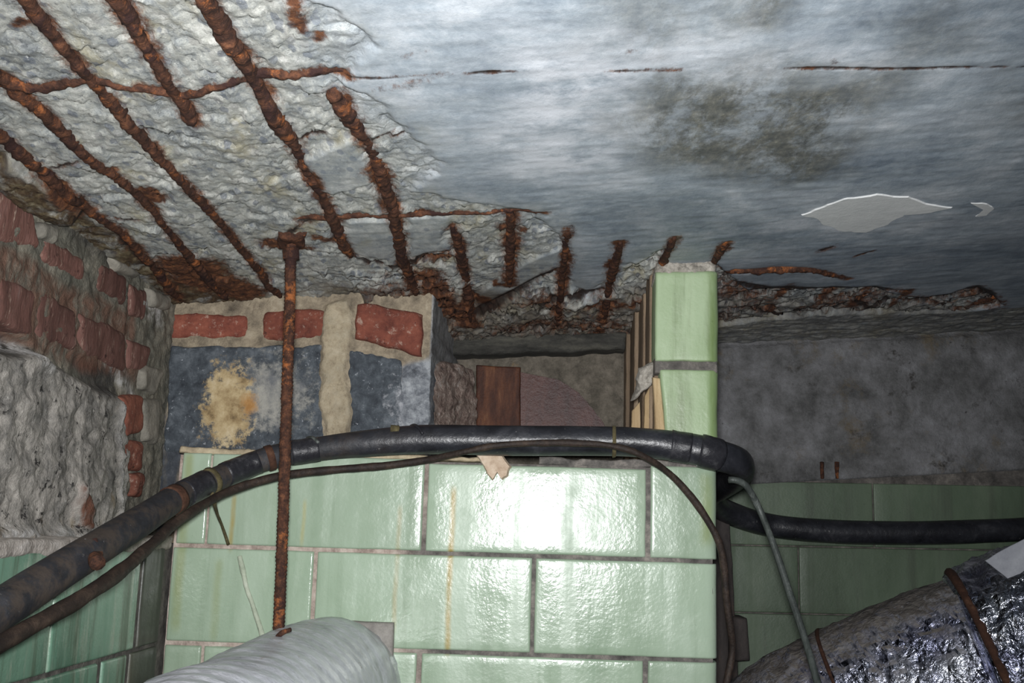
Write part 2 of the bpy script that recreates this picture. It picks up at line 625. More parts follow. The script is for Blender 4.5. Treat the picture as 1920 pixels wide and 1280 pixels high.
def prism(name, pts, nrm, thick, mat, parent=None, jag=0.0, sub=6, inset=0.0, **kw):
    """a flat piece of any outline (points in world), given thickness"""
    SEED[0] += 1
    pts = [np.asarray(p, float) for p in pts]
    out = []
    for i in range(len(pts)):
        a, b = pts[i], pts[(i + 1) % len(pts)]
        for k in range(sub):
            out.append(a + (b - a) * k / sub)
    out = np.array(out)
    if jag:
        q = out * 90
        off = np.stack([fbm(q[:, 0] + 5 * c, q[:, 1], q[:, 2], 3, SEED[0] + c) for c in range(3)], -1) * jag
        off -= np.outer(off @ nrm, nrm)
        out = out + off
    n = len(out)
    c = out.mean(0)
    inner = c + (out - c) * (1 - inset)
    ring_b = out - nrm * thick
    V = [c] + list(inner) + list(out - nrm * thick * 0.35) + list(ring_b) + [c - nrm * thick]
    faces = []
    for i in range(n):
        j = (i + 1) % n
        faces.append((0, 1 + i, 1 + j))
        faces.append((1 + i, 1 + n + i, 1 + n + j, 1 + j))
        faces.append((1 + n + i, 1 + 2 * n + i, 1 + 2 * n + j, 1 + n + j))
        faces.append((1 + 3 * n, 1 + 2 * n + j, 1 + 2 * n + i))
    me = bpy.data.meshes.new(name)
    me.from_pydata([tuple(v) for v in V], [], faces)
    me.materials.append(mat)
    import bmesh
    bm = bmesh.new(); bm.from_mesh(me)
    bmesh.ops.recalc_face_normals(bm, faces=bm.faces)
    bm.to_mesh(me); bm.free()
    return add_mesh(name, me, parent, **kw)


def spline(pts, rad, step):
    """Catmull-Rom through the points, evenly resampled, radii carried along"""
    P = np.array([np.asarray(p, float) for p in pts])
    R = np.full(len(P), float(rad)) if np.isscalar(rad) else np.asarray(rad, float)
    E = np.vstack([2 * P[0] - P[1], P, 2 * P[-1] - P[-2]])
    outp, outr = [], []
    for i in range(len(P) - 1):
        p0, p1, p2, p3 = E[i:i + 4]
        for t in np.linspace(0, 1, 24, endpoint=False):
            outp.append(0.5 * (2 * p1 + (p2 - p0) * t + (2 * p0 - 5 * p1 + 4 * p2 - p3) * t * t + (3 * p1 - p0 - 3 * p2 + p3) * t ** 3))
            outr.append(R[i] * (1 - t) + R[i + 1] * t)
    outp.append(P[-1]); outr.append(R[-1])
    outp, outr = np.array(outp), np.array(outr)
    s = np.concatenate([[0], np.cumsum(np.linalg.norm(np.diff(outp, axis=0), axis=1))])
    k = max(2, int(s[-1] / step) + 1)
    ss = np.linspace(0, s[-1], k)
    return np.stack([np.interp(ss, s, outp[:, c]) for c in range(3)], -1), np.interp(ss, s, outr), ss


def tube_mesh(name, C, R, mat, sides=12, shape=None, caps=True, flat=1.0, up=None):
    T = np.gradient(C, axis=0)
    T /= np.linalg.norm(T, axis=1)[:, None]
    u = unit(np.cross(T[0], [0.123, 0.456, 0.88])) if up is None else unit(np.asarray(up) - T[0] * T[0].dot(up))
    N = []
    for t in T:
        u = unit(u - t * t.dot(u))
        N.append(u)
    N = np.array(N)
    B = np.cross(T, N)
    a = np.linspace(0, 2 * np.pi, sides, endpoint=False)
    k = len(C)
    RR = np.repeat(R[:, None], sides, 1)
    if shape is not None:
        RR = RR * shape(C, a, k, N, B)
    V = C[:, None, :] + N[:, None, :] * (np.cos(a)[None, :, None] * RR[..., None]) * flat + B[:, None, :] * (np.sin(a)[None, :, None] * RR[..., None])
    V = V.reshape(-1, 3)
    i = np.arange(k * sides).reshape(k, sides)
    j = np.roll(i, -1, 1)
    q = np.stack([i[:-1], j[:-1], j[1:], i[1:]], -1).reshape(-1, 4)
    faces = q
    if caps:
        extra = []
        n0 = len(V)
        V = np.vstack([V, C[0] - T[0] * R[0] * 0.2, C[-1] + T[-1] * R[-1] * 0.2])
        for s in range(0, sides, 2):
            extra.append((n0, i[0, (s + 2) % sides], i[0, (s + 1) % sides], i[0, s]))
            extra.append((n0 + 1, i[-1, s], i[-1, (s + 1) % sides], i[-1, (s + 2) % sides]))
        faces = np.vstack([q, np.array(extra)])
    return mesh_np(name, V, faces, None, mat)


def tube(name, pts, rad, mat, parent=None, sides=12, step=0.008, rough=0.0, rfreq=60.0, flat=1.0, up=None, shape=None, **kw):
    C, R, s = spline(pts, rad, step)
    SEED[0] += 1
    sd = SEED[0]

    def shp(C, a, k, N, B):
        d = np.ones((k, len(a)))
        if rough:
            q = (C[:, None, :] + 0.006 * (N[:, None, :] * np.cos(a)[None, :, None] + B[:, None, :] * np.sin(a)[None, :, None])) * rfreq
            d = d + rough * fbm(q[..., 0], q[..., 1], q[..., 2], 4, sd)
        if shape is not None:
            d = d * shape(C, a, s)
        return d
    me = tube_mesh(name, C, R, mat, sides, shp, True, flat, up)
    return add_mesh(name, me, parent, **kw)


# ------------------------------------------------------------------ materials of this place
M_CEIL = mat_ceiling()
M_RUST = mat_rust('rusted_steel')
M_RUSTROD = mat_rust('rusted_rod', 1.0, 1.6)
M_BRICK = mat_brick('red_brick', ((80, 44, 38), (118, 66, 54), (138, 80, 64), (170, 116, 98)))
M_BRICKL = mat_brick('sooty_brick', ((66, 52, 50), (104, 72, 64), (122, 88, 80), (128, 112, 106)), True)
M_ORANGE = mat_brick('orange_brick', ((84, 52, 44), (116, 70, 58), (134, 84, 68), (160, 118, 100)))
M_MORT = mat_noise('tan_mortar', [(0.28, (120, 108, 92)), (0.48, (172, 158, 132)), (0.62, (198, 184, 156)), (0.78, (214, 204, 180))], 26,
                   extra=[(150, 0.66, 0.74, (96, 88, 78), None)])
M_CRUMB = mat_noise('crumbled_mortar', [(0.28, (84, 80, 74)), (0.5, (160, 154, 144)), (0.75, (206, 200, 190))], 60, bump=1.0)
M_GROUT = mat_noise('grout', [(0.3, (58, 56, 54)), (0.5, (96, 92, 88)), (0.72, (140, 134, 126))], 40)
M_TAN = mat_noise('tan_clay_side', [(0.28, (92, 78, 64)), (0.5, (132, 114, 94)), (0.72, (164, 146, 122))], 22, st=(1, 1, 0.08), bump=0.7)
M_WOOD = mat_noise('splintered_lath', [(0.3, (120, 98, 70)), (0.5, (176, 152, 116)), (0.72, (212, 192, 158))], 40, st=(1, 1, 0.06), bump=0.6)
M_PIPE = mat_noise('grey_pipe_wrap', [(0.28, (152, 154, 160)), (0.46, (188, 190, 196)), (0.6, (210, 212, 218)), (0.78, (232, 233, 238))], 16, rough=0.3, spec=0.6,
                   extra=[(30, 0.62, 0.74, (150, 140, 126), None), (120, 0.7, 0.78, (92, 88, 84), None)], bump=0.35, bdist=0.004, bscale=60)
M_PAPER = mat_noise('grey_paper', [(0.3, (134, 136, 144)), (0.6, (164, 166, 172)), (0.8, (186, 186, 192))], 20, rough=0.7, bump=0.2)
M_SHARD = mat_noise('pale_clay', [(0.3, (170, 146, 124)), (0.5, (204, 184, 162)), (0.75, (226, 212, 194))], 45)
M_BROWNCABLE = mat_noise('brown_cable', [(0.3, (24, 20, 19)), (0.5, (46, 37, 32)), (0.66, (70, 57, 48)), (0.82, (128, 120, 110))], 40, rough=0.6, bump=0.5)
M_WIRE = mat_noise('grey_wire', [(0.3, (34, 38, 37)), (0.55, (70, 75, 72)), (0.75, (130, 134, 130))], 60, st=(1, 1, 0.3), rough=0.4, bump=0.3)
M_STRING = mat_noise('dirty_string', [(0.3, (54, 48, 32)), (0.55, (92, 84, 58)), (0.75, (132, 124, 94))], 60)
M_TRUNK = mat_noise('dark_trunking', [(0.3, (46, 44, 44)), (0.55, (74, 68, 66)), (0.75, (112, 92, 80))], 22, st=(1, 1, 0.3))
M_FLOOR = mat_noise('dirty_floor', [(0.3, (56, 54, 52)), (0.55, (84, 82, 78)), (0.75, (110, 106, 100))], 6)
M_CABLE = mat_cable()
M_FOIL = mat_foil('dusty_foil', 0.22, 0.85, [(0.3, (76, 70, 66)), (0.55, (112, 106, 100)), (0.75, (142, 136, 128))])
M_FOIL2 = mat_foil('clean_foil', 0.75, 1.25, [(0.3, (84, 80, 80)), (0.6, (120, 116, 114)), (0.8, (150, 146, 142))], 0.16)


def px_x(px, py, Y):
    return float(onY(px, py, Y)[0])


def px_z(px, py, Y):
    return float(onY(px, py, Y)[2])


OCHRE = (160, 134, 58)
M_TILE = mat_tile('green_glaze', (154, 172, 150), (136, 156, 133), (166, 183, 163), (116, 134, 110), 0.35, [
    (px_x(845, 1050, YT), 0.0042, px_z(845, 905, YT), px_z(845, 1225, YT), 0.85, OCHRE),
    (px_x(745, 1050, YT), 0.0036, px_z(745, 940, YT), px_z(745, 1180, YT), 0.5, (158, 140, 92)),
    (px_x(437, 960, YT), 0.0034, px_z(437, 920, YT), px_z(437, 1026, YT), 0.75, (160, 134, 50)),
    (px_x(335, 1100, YT), 0.007, px_z(335, 840, YT), px_z(335, 1180, YT), 0.5, (134, 138, 72)),
    (px_x(408, 1100, YT), 0.006, px_z(408, 1040, YT), px_z(408, 1200, YT), 0.35, (132, 138, 80)),
    (px_x(570, 960, YT), 0.003, px_z(570, 930, YT), px_z(570, 1020, YT), 0.4, (178, 164, 96)),
    (px_x(1325, 960, YT), 0.010, px_z(1325, 880, YT), px_z(1325, 1020, YT), 0.5, (120, 130, 62)),
    (px_x(930, 1130, YT), 0.006, px_z(930, 1055, YT), px_z(930, 1240, YT), 0.25, (190, 206, 186)),
], 0.17)
M_TILEC = mat_tile('green_glaze_worn', (150, 168, 134), (128, 149, 108), (166, 182, 150), (100, 114, 78), 0.75, [
    (px_x(1338, 600, YT), 0.008, px_z(1338, 500, YT), px_z(1338, 860, YT), 0.55, (100, 122, 62)),
], 0.36)
M_TILEL = mat_tile('grimy_green_glaze', (122, 158, 136), (94, 130, 110), (144, 174, 152), (80, 88, 70), 0.85, [], 0.24, pale=0.7)
M_TILELD = mat_tile('dark_corner_glaze', (74, 76, 68), (56, 58, 52), (96, 96, 84), (52, 50, 46), 0.6, [], 0.4)  # darker glaze for the narrow tiles at the corner
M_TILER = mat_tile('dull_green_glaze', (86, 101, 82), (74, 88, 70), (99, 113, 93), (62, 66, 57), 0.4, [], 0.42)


# ================================================================== CEILING
REBARS = [
    # (pixels along the bar, radius, how far the centre sits above the old surface at each point, label)
    ([(-120, -190), (-30, -85), (40, 2), (100, 78), (165, 155), (240, 240), (310, 312), (380, 385), (450, 470), (500, 535), (528, 566)], 0.0062, 0.001,
     'longest rusted bar running from the top left corner down to the brick wall'),
    ([(150, -100), (195, -30), (215, 8), (265, 85), (310, 150), (345, 202), (362, 232)], 0.0072, -0.001,
     'short thick rusted bar ending in mid ceiling above the rod'),
    ([(320, -110), (372, -20), (402, 40), (450, 112), (476, 160), (512, 222), (546, 272), (572, 325), (602, 372), (622, 410), (640, 450), (660, 488)], 0.0070, [-.001, -.001, -.001, -.001, -.001, -.001, .001, .007, .005, .000, .000, .001],
     'long rusted bar crossing the upper cross bar, right of the short thick one'),
    ([(-150, 40), (-60, 108), (20, 170), (85, 222), (150, 285), (220, 336), (290, 402), (340, 468), (400, 540), (425, 566)], 0.0062, 0.001,
     'rusted bar second from the left wall with a bright orange scab'),
    ([(-160, 140), (-70, 208), (0, 262), (60, 308), (130, 370), (200, 425), (245, 460), (300, 522), (338, 566)], 0.0066, 0.002,
     'rusted bar lying closest to the left wall'),
    ([(-150, 156), (-60, 160), (0, 164), (80, 172), (165, 162), (250, 172), (345, 183), (400, 168), (470, 156), (540, 150), (592, 147), (650, 148)], 0.0055, [.001, .001, .001, .001, .001, .001, .000, .001, .001, .001, .003, .008],
     'upper cross bar kinked where the short bar meets it'),
    ([(622, 180), (645, 214), (662, 243), (690, 280), (704, 310), (716, 342), (736, 396), (746, 440), (757, 500), (772, 532), (795, 580)], 0.0072, [.002, .001, .002, .007, .007, .001, .000, .000, .000, .002, .004],
     'rusted bar breaking out of the concrete left of centre'),
    ([(556, 417), (640, 411), (700, 409), (800, 405), (900, 402), (958, 401), (1025, 400)], 0.0042, [.003, .001, .001, .001, .001, .002, .005],
     'thin lower cross bar joining three rusted bars'),
    ([(849, 428), (862, 470), (872, 520), (882, 588)], 0.0070, 0.002, 'stubby rusted bar just left of the one under the cross bar end'),
    ([(957, 400), (958, 460), (955, 538)], 0.0078, 0.001, 'near vertical rusted bar hanging from the thin cross bar end'),
    ([(1066, 428), (1058, 490), (1050, 555), (1044, 602)], 0.0068, [.006, .002, .003, .008], 'orange rusted bar between the cross bar end and the green column'),
    ([(1164, 455), (1151, 500), (1140, 545), (1124, 606)], 0.0072, [.001, .000, .002, .007], 'leaning rusted bar next to the left side of the green column'),
    ([(1264, 446), (1248, 482), (1236, 520)], 0.0072, [.002, .001, .005], 'rusted bar stub just above the green column top'),
    ([(1362, 455), (1343, 484), (1330, 515)], 0.0062, [.004, .002, .006], 'small rusted bar stub right of the green column top'),
    ([(1352, 512), (1400, 508), (1450, 503), (1520, 503), (1556, 513), (1590, 522)], [.0066, .0066, .007, .006, .0045, .003], [.004, .001, .000, .001, .001, .004],
     'flat lying rusted bar right of the green column'),
    ([(1486, 532), (1462, 562), (1438, 592)], 0.0066, [.010, .012, .016], 'first slanting bar in the broken edge right of the column'),
    ([(1566, 540), (1545, 565), (1518, 588)], 0.0086, [.010, .012, .016], 'second slanting bar in the broken edge, the thickest there'),
    ([(1634, 540), (1614, 568), (1590, 590)], 0.0062, [.010, .012, .016], 'third slanting bar in the broken edge right of the column'),
    ([(1704, 546), (1692, 562), (1676, 584)], 0.0062, [.010, .012, .016], 'fourth slanting bar in the broken edge right of the column'),
    ([(1872, 566), (1836, 574), (1800, 586)], 0.0080, [.006, .009, .014], 'rightmost rusted bar at the end of the broken edge'),
]
CRACKS = [
    ([(640, 470), (660, 488), (690, 494), (745, 502), (775, 490), (800, 478), (838, 472)], 0.0030, 0.012),
    ([(884, 585), (925, 568), (985, 538), (1045, 506)], 0.0050, 0.020),
    ([(1050, 548), (1080, 550), (1130, 545)], 0.0040, 0.014),
    ([(1352, 530), (1375, 508), (1420, 512)], 0.0022, 0.010),
    ([(1362, 525), (1400, 536), (1440, 543), (1500, 543), (1560, 543), (1640, 544), (1700, 548)], 0.0050, 0.018),
    ([(1700, 560), (1760, 566), (1800, 550), (1825, 542), (1850, 552), (1876, 572)], 0.0060, 0.020),
    ([(1392, 575), (1420, 592), (1450, 596), (1500, 586), (1560, 590), (1600, 572), (1630, 588), (1660, 570), (1700, 574), (1790, 574)], 0.0045, 0.012),
    ([(545, 285), (575, 330), (600, 372)], 0.0030, 0.012),
    ([(600, 412), (585, 418), (560, 420)], 0.0030, 0.010),
    ([(560, 425), (545, 440), (530, 452)], 0.0024, 0.008),
    ([(200, 425), (240, 470), (290, 515), (330, 565)], 0.0030, 0.010),
    ([(90, 320), (110, 322), (125, 312), (150, 305)], 0.0016, 0.005),
    ([(215, 415), (245, 418), (265, 416)], 0.0016, 0.005),
    ([(100, 412), (125, 418), (145, 408), (152, 396)], 0.0030, 0.010),
    ([(690, 275), (720, 262), (760, 258)], 0.0012, 0.004),
    ([(556, 278), (580, 266), (610, 262)], 0.0014, 0.004),
    ([(1140, 134), (1270, 130)], 0.0008, 0.003),
    ([(1470, 128), (1560, 127), (1680, 128), (1760, 126), (1930, 124), (2100, 122)], 0.0007, 0.004),
    ([(650, 148), (720, 146), (800, 141), (880, 137), (970, 133)], 0.0006, 0.003),
    ([(1600, 480), (1620, 474), (1642, 468)], 0.0012, 0.003),
    ([(1535, 470), (1550, 465), (1565, 461)], 0.0028, 0.004),
]


def to_xy(px):
    return [tuple(onC(a, b)[:2]) for a, b in px]


def build_ceiling():
    xs = np.concatenate([np.arange(XU - 0.03, 0.98, 0.0026), np.linspace(1.0, 1.9, 14)])
    ys = np.concatenate([np.linspace(-1.2, 0.5, 24), np.arange(0.505, 1.0, 0.0023), np.arange(1.0, 2.06, 0.0027)])
    X, Y = np.meshgrid(xs, ys)
    sh = X.shape
    x, y = X.ravel(), Y.ravel()
    jx = fbm(x * 22, y * 22, None, 5, 11) * 0.020
    jy = fbm(x * 22, y * 22, None, 5, 21) * 0.020

    def mask(px, soft=0.012, jit=1.0):
        p = to_xy(px)
        lo = np.min(p, 0) - 0.09
        hi = np.max(p, 0) + 0.09
        sel = (x > lo[0]) & (x < hi[0]) & (y > lo[1]) & (y < hi[1])
        out = np.zeros_like(x)
        out[sel] = smooth(-soft, soft, poly_sd(x[sel] + jx[sel] * jit, y[sel] + jy[sel] * jit, p))
        return out

    def near(px):
        p = to_xy(px)
        lo = np.min(p, 0) - 0.08
        hi = np.max(p, 0) + 0.08
        sel = np.nonzero((x > lo[0]) & (x < hi[0]) & (y > lo[1]) & (y < hi[1]))[0]
        d, s = line_d(x[sel], y[sel], p)
        return sel, d, s

    spall = mask([(-400, -500), (500, -500), (560, -20), (640, 40), (700, 100), (640, 150), (700, 190), (790, 285), (830, 330), (770, 368), (960, 392), (1010, 405), (1060, 470),
                  (1080, 560), (1240, 470), (1240, 640), (800, 640), (600, 600), (300, 600), (-400, 300)], 0.006)
    plate1 = mask([(660, 270), (700, 320), (690, 345), (640, 372), (585, 355), (570, 310)], 0.003, 0.7)      # sound islands left in the broken area
    plate2 = mask([(760, 412), (838, 410), (842, 470), (770, 486)], 0.003, 0.7)
    plate3 = mask([(648, 420), (728, 418), (742, 496), (664, 480)], 0.003, 0.7)
    plate4 = mask([(975, 500), (1050, 470), (1062, 500), (900, 580), (890, 560)], 0.002, 0.25)
    plate5 = mask([(1075, 455), (1150, 460), (1130, 520), (1068, 522)], 0.003, 0.25)
    plates = np.clip(plate1 + plate2 + plate3 + plate4 + plate5, 0, 1)
    deep = mask([(640, 505), (745, 512), (800, 486), (845, 474), (870, 520), (890, 585), (1045, 515), (1090, 555), (1150, 545), (1170, 500), (1240, 470), (1250, 640), (820, 640), (690, 560)], 0.004, 0.5)
    deep = np.maximum(deep, mask([(1335, 500), (1400, 545), (1640, 546), (1720, 562), (1830, 545), (1880, 572), (1800, 590), (1560, 596), (1440, 606), (1335, 620)], 0.004, 0.4))
    rim = mask([(1335, 600), (1440, 600), (1560, 592), (1800, 588), (1950, 575), (1990, 640), (1335, 655)], 0.01, 0.5)
    h = 0.0022 * fbm(x * 5, y * 5, None, 3, 3) + 0.0007 * fbm(x * 30, y * 75, None, 4, 5)
    rel = 0.0032 * fbm(x * 14, y * 9, None, 3, 8) + 0.0008 * fbm(x * 90, y * 55, None, 3, 9)
    chips = 0.0030 * facets(x * 34 + jx * 26, y * 20 + jy * 26, 4) + 0.0019 * facets(x * 92 + jx * 60, y * 52 + jy * 60, 6) + 0.0010 * facets(x * 210, y * 120, 8)
    sp = spall * (1 - plates)
    h = h + sp * (0.0040 + rel + chips)
    e2, rid2 = cells(x * 22 + jx * 60, y * 20 + jy * 60, 14)
    big = 0.006 + rid2 * 0.013 + 0.006 * facets(x * 60 + jx * 40, y * 50 + jy * 40, 31) + 0.010 * np.exp(-(e2 / 0.06) ** 2)
    yf = np.clip((y - 1.25) / 0.42, 0, 1)
    big = 0.62 * big - np.where(x < 0.2, 0.030 * yf, 0.0)
    h = h + deep * big
    h = h + rim * (0.004 + 0.004 * fbm(x * 30, y * 50, None, 4, 33, True))
    rust = np.zeros_like(x); crack = np.zeros_like(x)
    for px, r, off, lab in REBARS:
        sel, d, s = near(px)
        rr = r if np.isscalar(r) else float(np.mean(r))
        h[sel] += 0.0012 * np.exp(-(d / (rr * 1.8)) ** 2)
        rust[sel] = np.maximum(rust[sel], np.clip(0.72 * np.exp(-(d / (rr * 2.0)) ** 2) + 0.25 * vnoise(x[sel] * 26, y[sel] * 20, None, 67) * np.exp(-(d / (rr * 2.6)) ** 2), 0, 1))
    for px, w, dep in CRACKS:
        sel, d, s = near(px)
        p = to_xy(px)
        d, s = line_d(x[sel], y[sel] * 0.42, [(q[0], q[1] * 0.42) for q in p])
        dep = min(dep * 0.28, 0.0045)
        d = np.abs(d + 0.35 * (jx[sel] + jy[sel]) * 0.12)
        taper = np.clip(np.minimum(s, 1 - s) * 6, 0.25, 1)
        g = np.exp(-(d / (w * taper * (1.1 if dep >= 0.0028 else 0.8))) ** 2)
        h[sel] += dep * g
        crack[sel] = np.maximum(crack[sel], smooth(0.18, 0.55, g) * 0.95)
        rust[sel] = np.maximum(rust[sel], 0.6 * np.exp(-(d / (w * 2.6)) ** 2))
    # loose stones along the left edge
    stone = mask([(20, 300), (95, 345), (150, 395), (145, 412), (100, 415), (40, 372), (-30, 330)], 0.004, 0.25)
    h = h - 0.012 * stone
    # stains with a shape of their own
    for px, a, rw in [([(536, -30), (552, 30), (562, 62)], 0.75, 0.010), ([(598, 74), (597, 84)], 0.8, 0.008), ([(760, 106), (800, 96)], 0.4, 0.01), ([(275, 362), (290, 378)], 1.0, 0.016),
                      ([(110, 90), (130, 110), (150, 130)], 0.8, 0.012), ([(40, 50), (34, 60)], 0.8, 0.008), ([(510, 462), (560, 470)], 0.95, 0.022), ([(600, 450), (645, 458)], 0.8, 0.016),
                      ([(345, 500), (380, 530), (450, 552)], 1.0, 0.05), ([(880, 590), (830, 560), (800, 520)], 0.9, 0.03), ([(870, 560), (900, 560), (915, 570)], 0.9, 0.018), ([(935, 535), (955, 536)], 0.85, 0.015),
                      ([(1110, 560), (1235, 548)], 0.75, 0.02), ([(780, 490), (840, 490)], 0.75, 0.03), ([(1150, 490), (1140, 500)], 0.8, 0.014), ([(1000, 590), (1150, 590)], 0.6, 0.05),
                      ([(945, 430), (975, 440)], 0.75, 0.016), ([(700, 170), (760, 160), (830, 140)], 0.45, 0.012), ([(640, 195), (650, 225)], 0.8, 0.014), ([(1175, 95), (1200, 92)], 0.4, 0.006),
                      ([(1560, 112), (1570, 118)], 0.45, 0.006), ([(1360, 470), (1366, 466)], 0.7, 0.01), ([(1500, 580), (1540, 585)], 0.6, 0.02), ([(1820, 575), (1880, 580)], 0.6, 0.022),
                      ([(1380, 580), (1440, 590)], 0.6, 0.03), ([(1470, 128), (1700, 128)], 0.42, 0.004), ([(1130, 133), (1275, 129)], 0.5, 0.006), ([(650, 148), (970, 133)], 0.42, 0.005), ([(700, 320), (715, 345), (735, 400)], 0.85, 0.016), ([(60, 20), (100, 75), (150, 140)], 0.7, 0.013), ([(600, 372), (630, 420)], 0.8, 0.014), ([(1062, 480), (1052, 550)], 0.85, 0.014)]:
        sel, d, s = near(px)
        rust[sel] = np.maximum(rust[sel], a * np.exp(-(d / rw) ** 2))
    rust = np.maximum(rust, deep * (0.40 + 0.3 * vnoise(x * 18, y * 14, None, 66)))
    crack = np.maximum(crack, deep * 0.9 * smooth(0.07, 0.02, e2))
    brown = mask([(-300, 60), (0, 285), (100, 350), (200, 435), (330, 520), (400, 490), (470, 540), (520, 575), (330, 590), (200, 480), (0, 420), (-300, 300)], 0.01, 0.7)
    brown = np.maximum(brown, 0.7 * mask([(600, 540), (820, 540), (1090, 560), (1240, 520), (1240, 660), (600, 640)], 0.02))
    brown = np.maximum(brown, 0.42 * np.maximum(rim, mask([(1335, 560), (1900, 590), (1990, 650), (1335, 660)], 0.02)))
    mould = mask([(1180, 230), (1260, 140), (1420, 128), (1660, 138), (1650, 200), (1560, 330), (1470, 345), (1340, 325), (1230, 305)], 0.05, 1.6)
    mould = np.maximum(mould, 0.9 * mask([(1340, -60), (1560, -60), (1500, 30), (1450, 62), (1350, 40)], 0.03, 1.6))
    mould = np.maximum(mould, 0.5 * mask([(1100, -40), (1340, -40), (1330, 60), (1260, 110), (1110, 90)], 0.03, 1.6))
    mould = np.maximum(mould, 0.55 * mask([(1650, 20), (1790, -20), (1840, 60), (1820, 110), (1720, 120)], 0.03, 1.6))
    mould = np.maximum(mould, 0.5 * mask([(1880, 130), (2000, 120), (2000, 230), (1840, 240)], 0.03, 1.6))
    white = mask([(960, 60), (1120, 90), (1220, 120), (1180, 220), (1150, 330), (1000, 330), (930, 240)], 0.05, 2.0)
    white = np.maximum(white, 0.75 * mask([(1150, 60), (1350, 95), (1650, 85), (1660, 122), (1150, 125)], 0.02, 1.4))
    white = np.maximum(white, 0.7 * mask([(1500, 400), (1530, 385), (1560, 420), (1600, 438), (1520, 430), (1420, 440), (1440, 410)], 0.01, 0.8))
    soot = smooth(0.10, 0.60, x) * 0.20 + 0.30 * mask([(1640, -80), (2100, -80), (2100, 110), (1760, 100), (1640, 40)], 0.04, 1.4) + 0.26 * mask([(1100, 380), (1300, 360), (1500, 470), (1990, 440), (1990, 640), (1340, 600), (1240, 500)], 0.03, 1.4)  # sooty film, with flash falloff to the right painted into the colour
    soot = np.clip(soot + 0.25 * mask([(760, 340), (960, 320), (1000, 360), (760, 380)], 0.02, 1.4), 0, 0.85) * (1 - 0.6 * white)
    z = ceil_z(x, y) + h
    V = np.stack([x, y, z], -1)
    broken = np.clip(np.maximum(np.maximum(mask([(-400, -500), (480, -500), (560, -20), (640, 60), (640, 150), (760, 260), (800, 330), (770, 368), (960, 392), (1040, 430), (1080, 560), (1240, 470), (1240, 640), (600, 640), (300, 600), (-400, 300)], 0.05, 1.5) * (1 - 0.3 * plates), deep), rim * 0.8), 0, 1)
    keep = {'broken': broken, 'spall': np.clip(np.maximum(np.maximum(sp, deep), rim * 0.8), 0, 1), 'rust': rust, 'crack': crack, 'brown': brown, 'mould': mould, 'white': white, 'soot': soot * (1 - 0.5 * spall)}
    H = h.reshape(sh)

    def sample(p, w=3):
        i = int(np.clip(np.searchsorted(ys, p[1]), w, len(ys) - w - 1)); j = int(np.clip(np.searchsorted(xs, p[0]), w, len(xs) - w - 1))
        return float(H[i - w:i + w + 1, j - w:j + w + 1].mean())
    global surf
    surf = sample
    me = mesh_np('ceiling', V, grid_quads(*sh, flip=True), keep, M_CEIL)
    o = bpy.data.objects.new('ceiling', me)
    link(o, None, 'stained concrete ceiling, broken away on the left to rusted bars', None, None, 'structure')
    return o


ceiling = build_ceiling()
def lumpy(C, a, s):
    return (1 + 0.42 * fbm(C[:, 0] * 13, C[:, 1] * 13, None, 2, 19))[:, None] + 0 * a[None, :]


for px, r, off, lab in REBARS:
    n = len(px)
    offs = [off] * n if np.isscalar(off) else off
    rr = np.full(n, r) if np.isscalar(r) else np.asarray(r)
    # denser points, so the bar follows the broken face
    t = np.linspace(0, n - 1, (n - 1) * 4 + 1)
    pxs = np.stack([np.interp(t, np.arange(n), [p[0] for p in px]), np.interp(t, np.arange(n), [p[1] for p in px])], -1)
    of = np.interp(t, np.arange(n), offs)
    rt = np.interp(t, np.arange(n), rr) * 0.80
    pts = []
    for (a, b), f in zip(pxs, of):
        p = onC(a, b)
        pts.append(p + CN * (min(surf(p), 0.012) + (f - 0.0015) * 0.8))
    rt[0] *= 0.45
    rt[-1] *= 0.35
    tube('rebar', pts, rt, M_RUST, ceiling, sides=14, step=0.0025, rough=0.62, rfreq=170, shape=lumpy, label=lab)

_lens = [(1500, 402), (1535, 388), (1580, 372), (1640, 364), (1700, 369), (1735, 380), (1790, 388), (1740, 397), (1700, 402), (1660, 420), (1625, 434), (1580, 433), (1540, 420), (1528, 408)]
M_PATCH = mat_noise('pale_skim', [(0.3, (196, 199, 199)), (0.55, (212, 214, 213)), (0.75, (226, 227, 226))], 14, bump=0.2)
prism('plaster_patch', [onC(a, b) + CN * (surf(onC(a, b), 6) - 0.0014) for a, b in _lens], -CN, 0.004, M_PATCH, ceiling, jag=0.006, sub=5, inset=0.02, label='pale smooth lens shaped patch')
_crest = [(1818, 378), (1850, 380), (1866, 389), (1850, 402), (1832, 404), (1846, 394), (1844, 387)]
prism('plaster_patch', [onC(a, b) + CN * (surf(onC(a, b), 6) - 0.0012) for a, b in _crest], -CN, 0.004, M_PATCH, ceiling, jag=0.003, sub=3, inset=0.06, label='small pale hook shaped patch')

# ================================================================== LEFT WALL
def wall_grid(name, fn, us, vs, nrm, hfn, mat, flip, label, attrs_fn=None):
    U, V = np.meshgrid(us, vs)
    P = fn(U, V)
    hh, at = hfn(P)
    P = P + np.asarray(nrm)[None, None, :] * hh[..., None]
    me = mesh_np(name, P.reshape(-1, 3), grid_quads(*U.shape, flip=flip), at, mat)
    o = bpy.data.objects.new(name, me)
    link(o, None, label, None, None, 'structure')
    return o


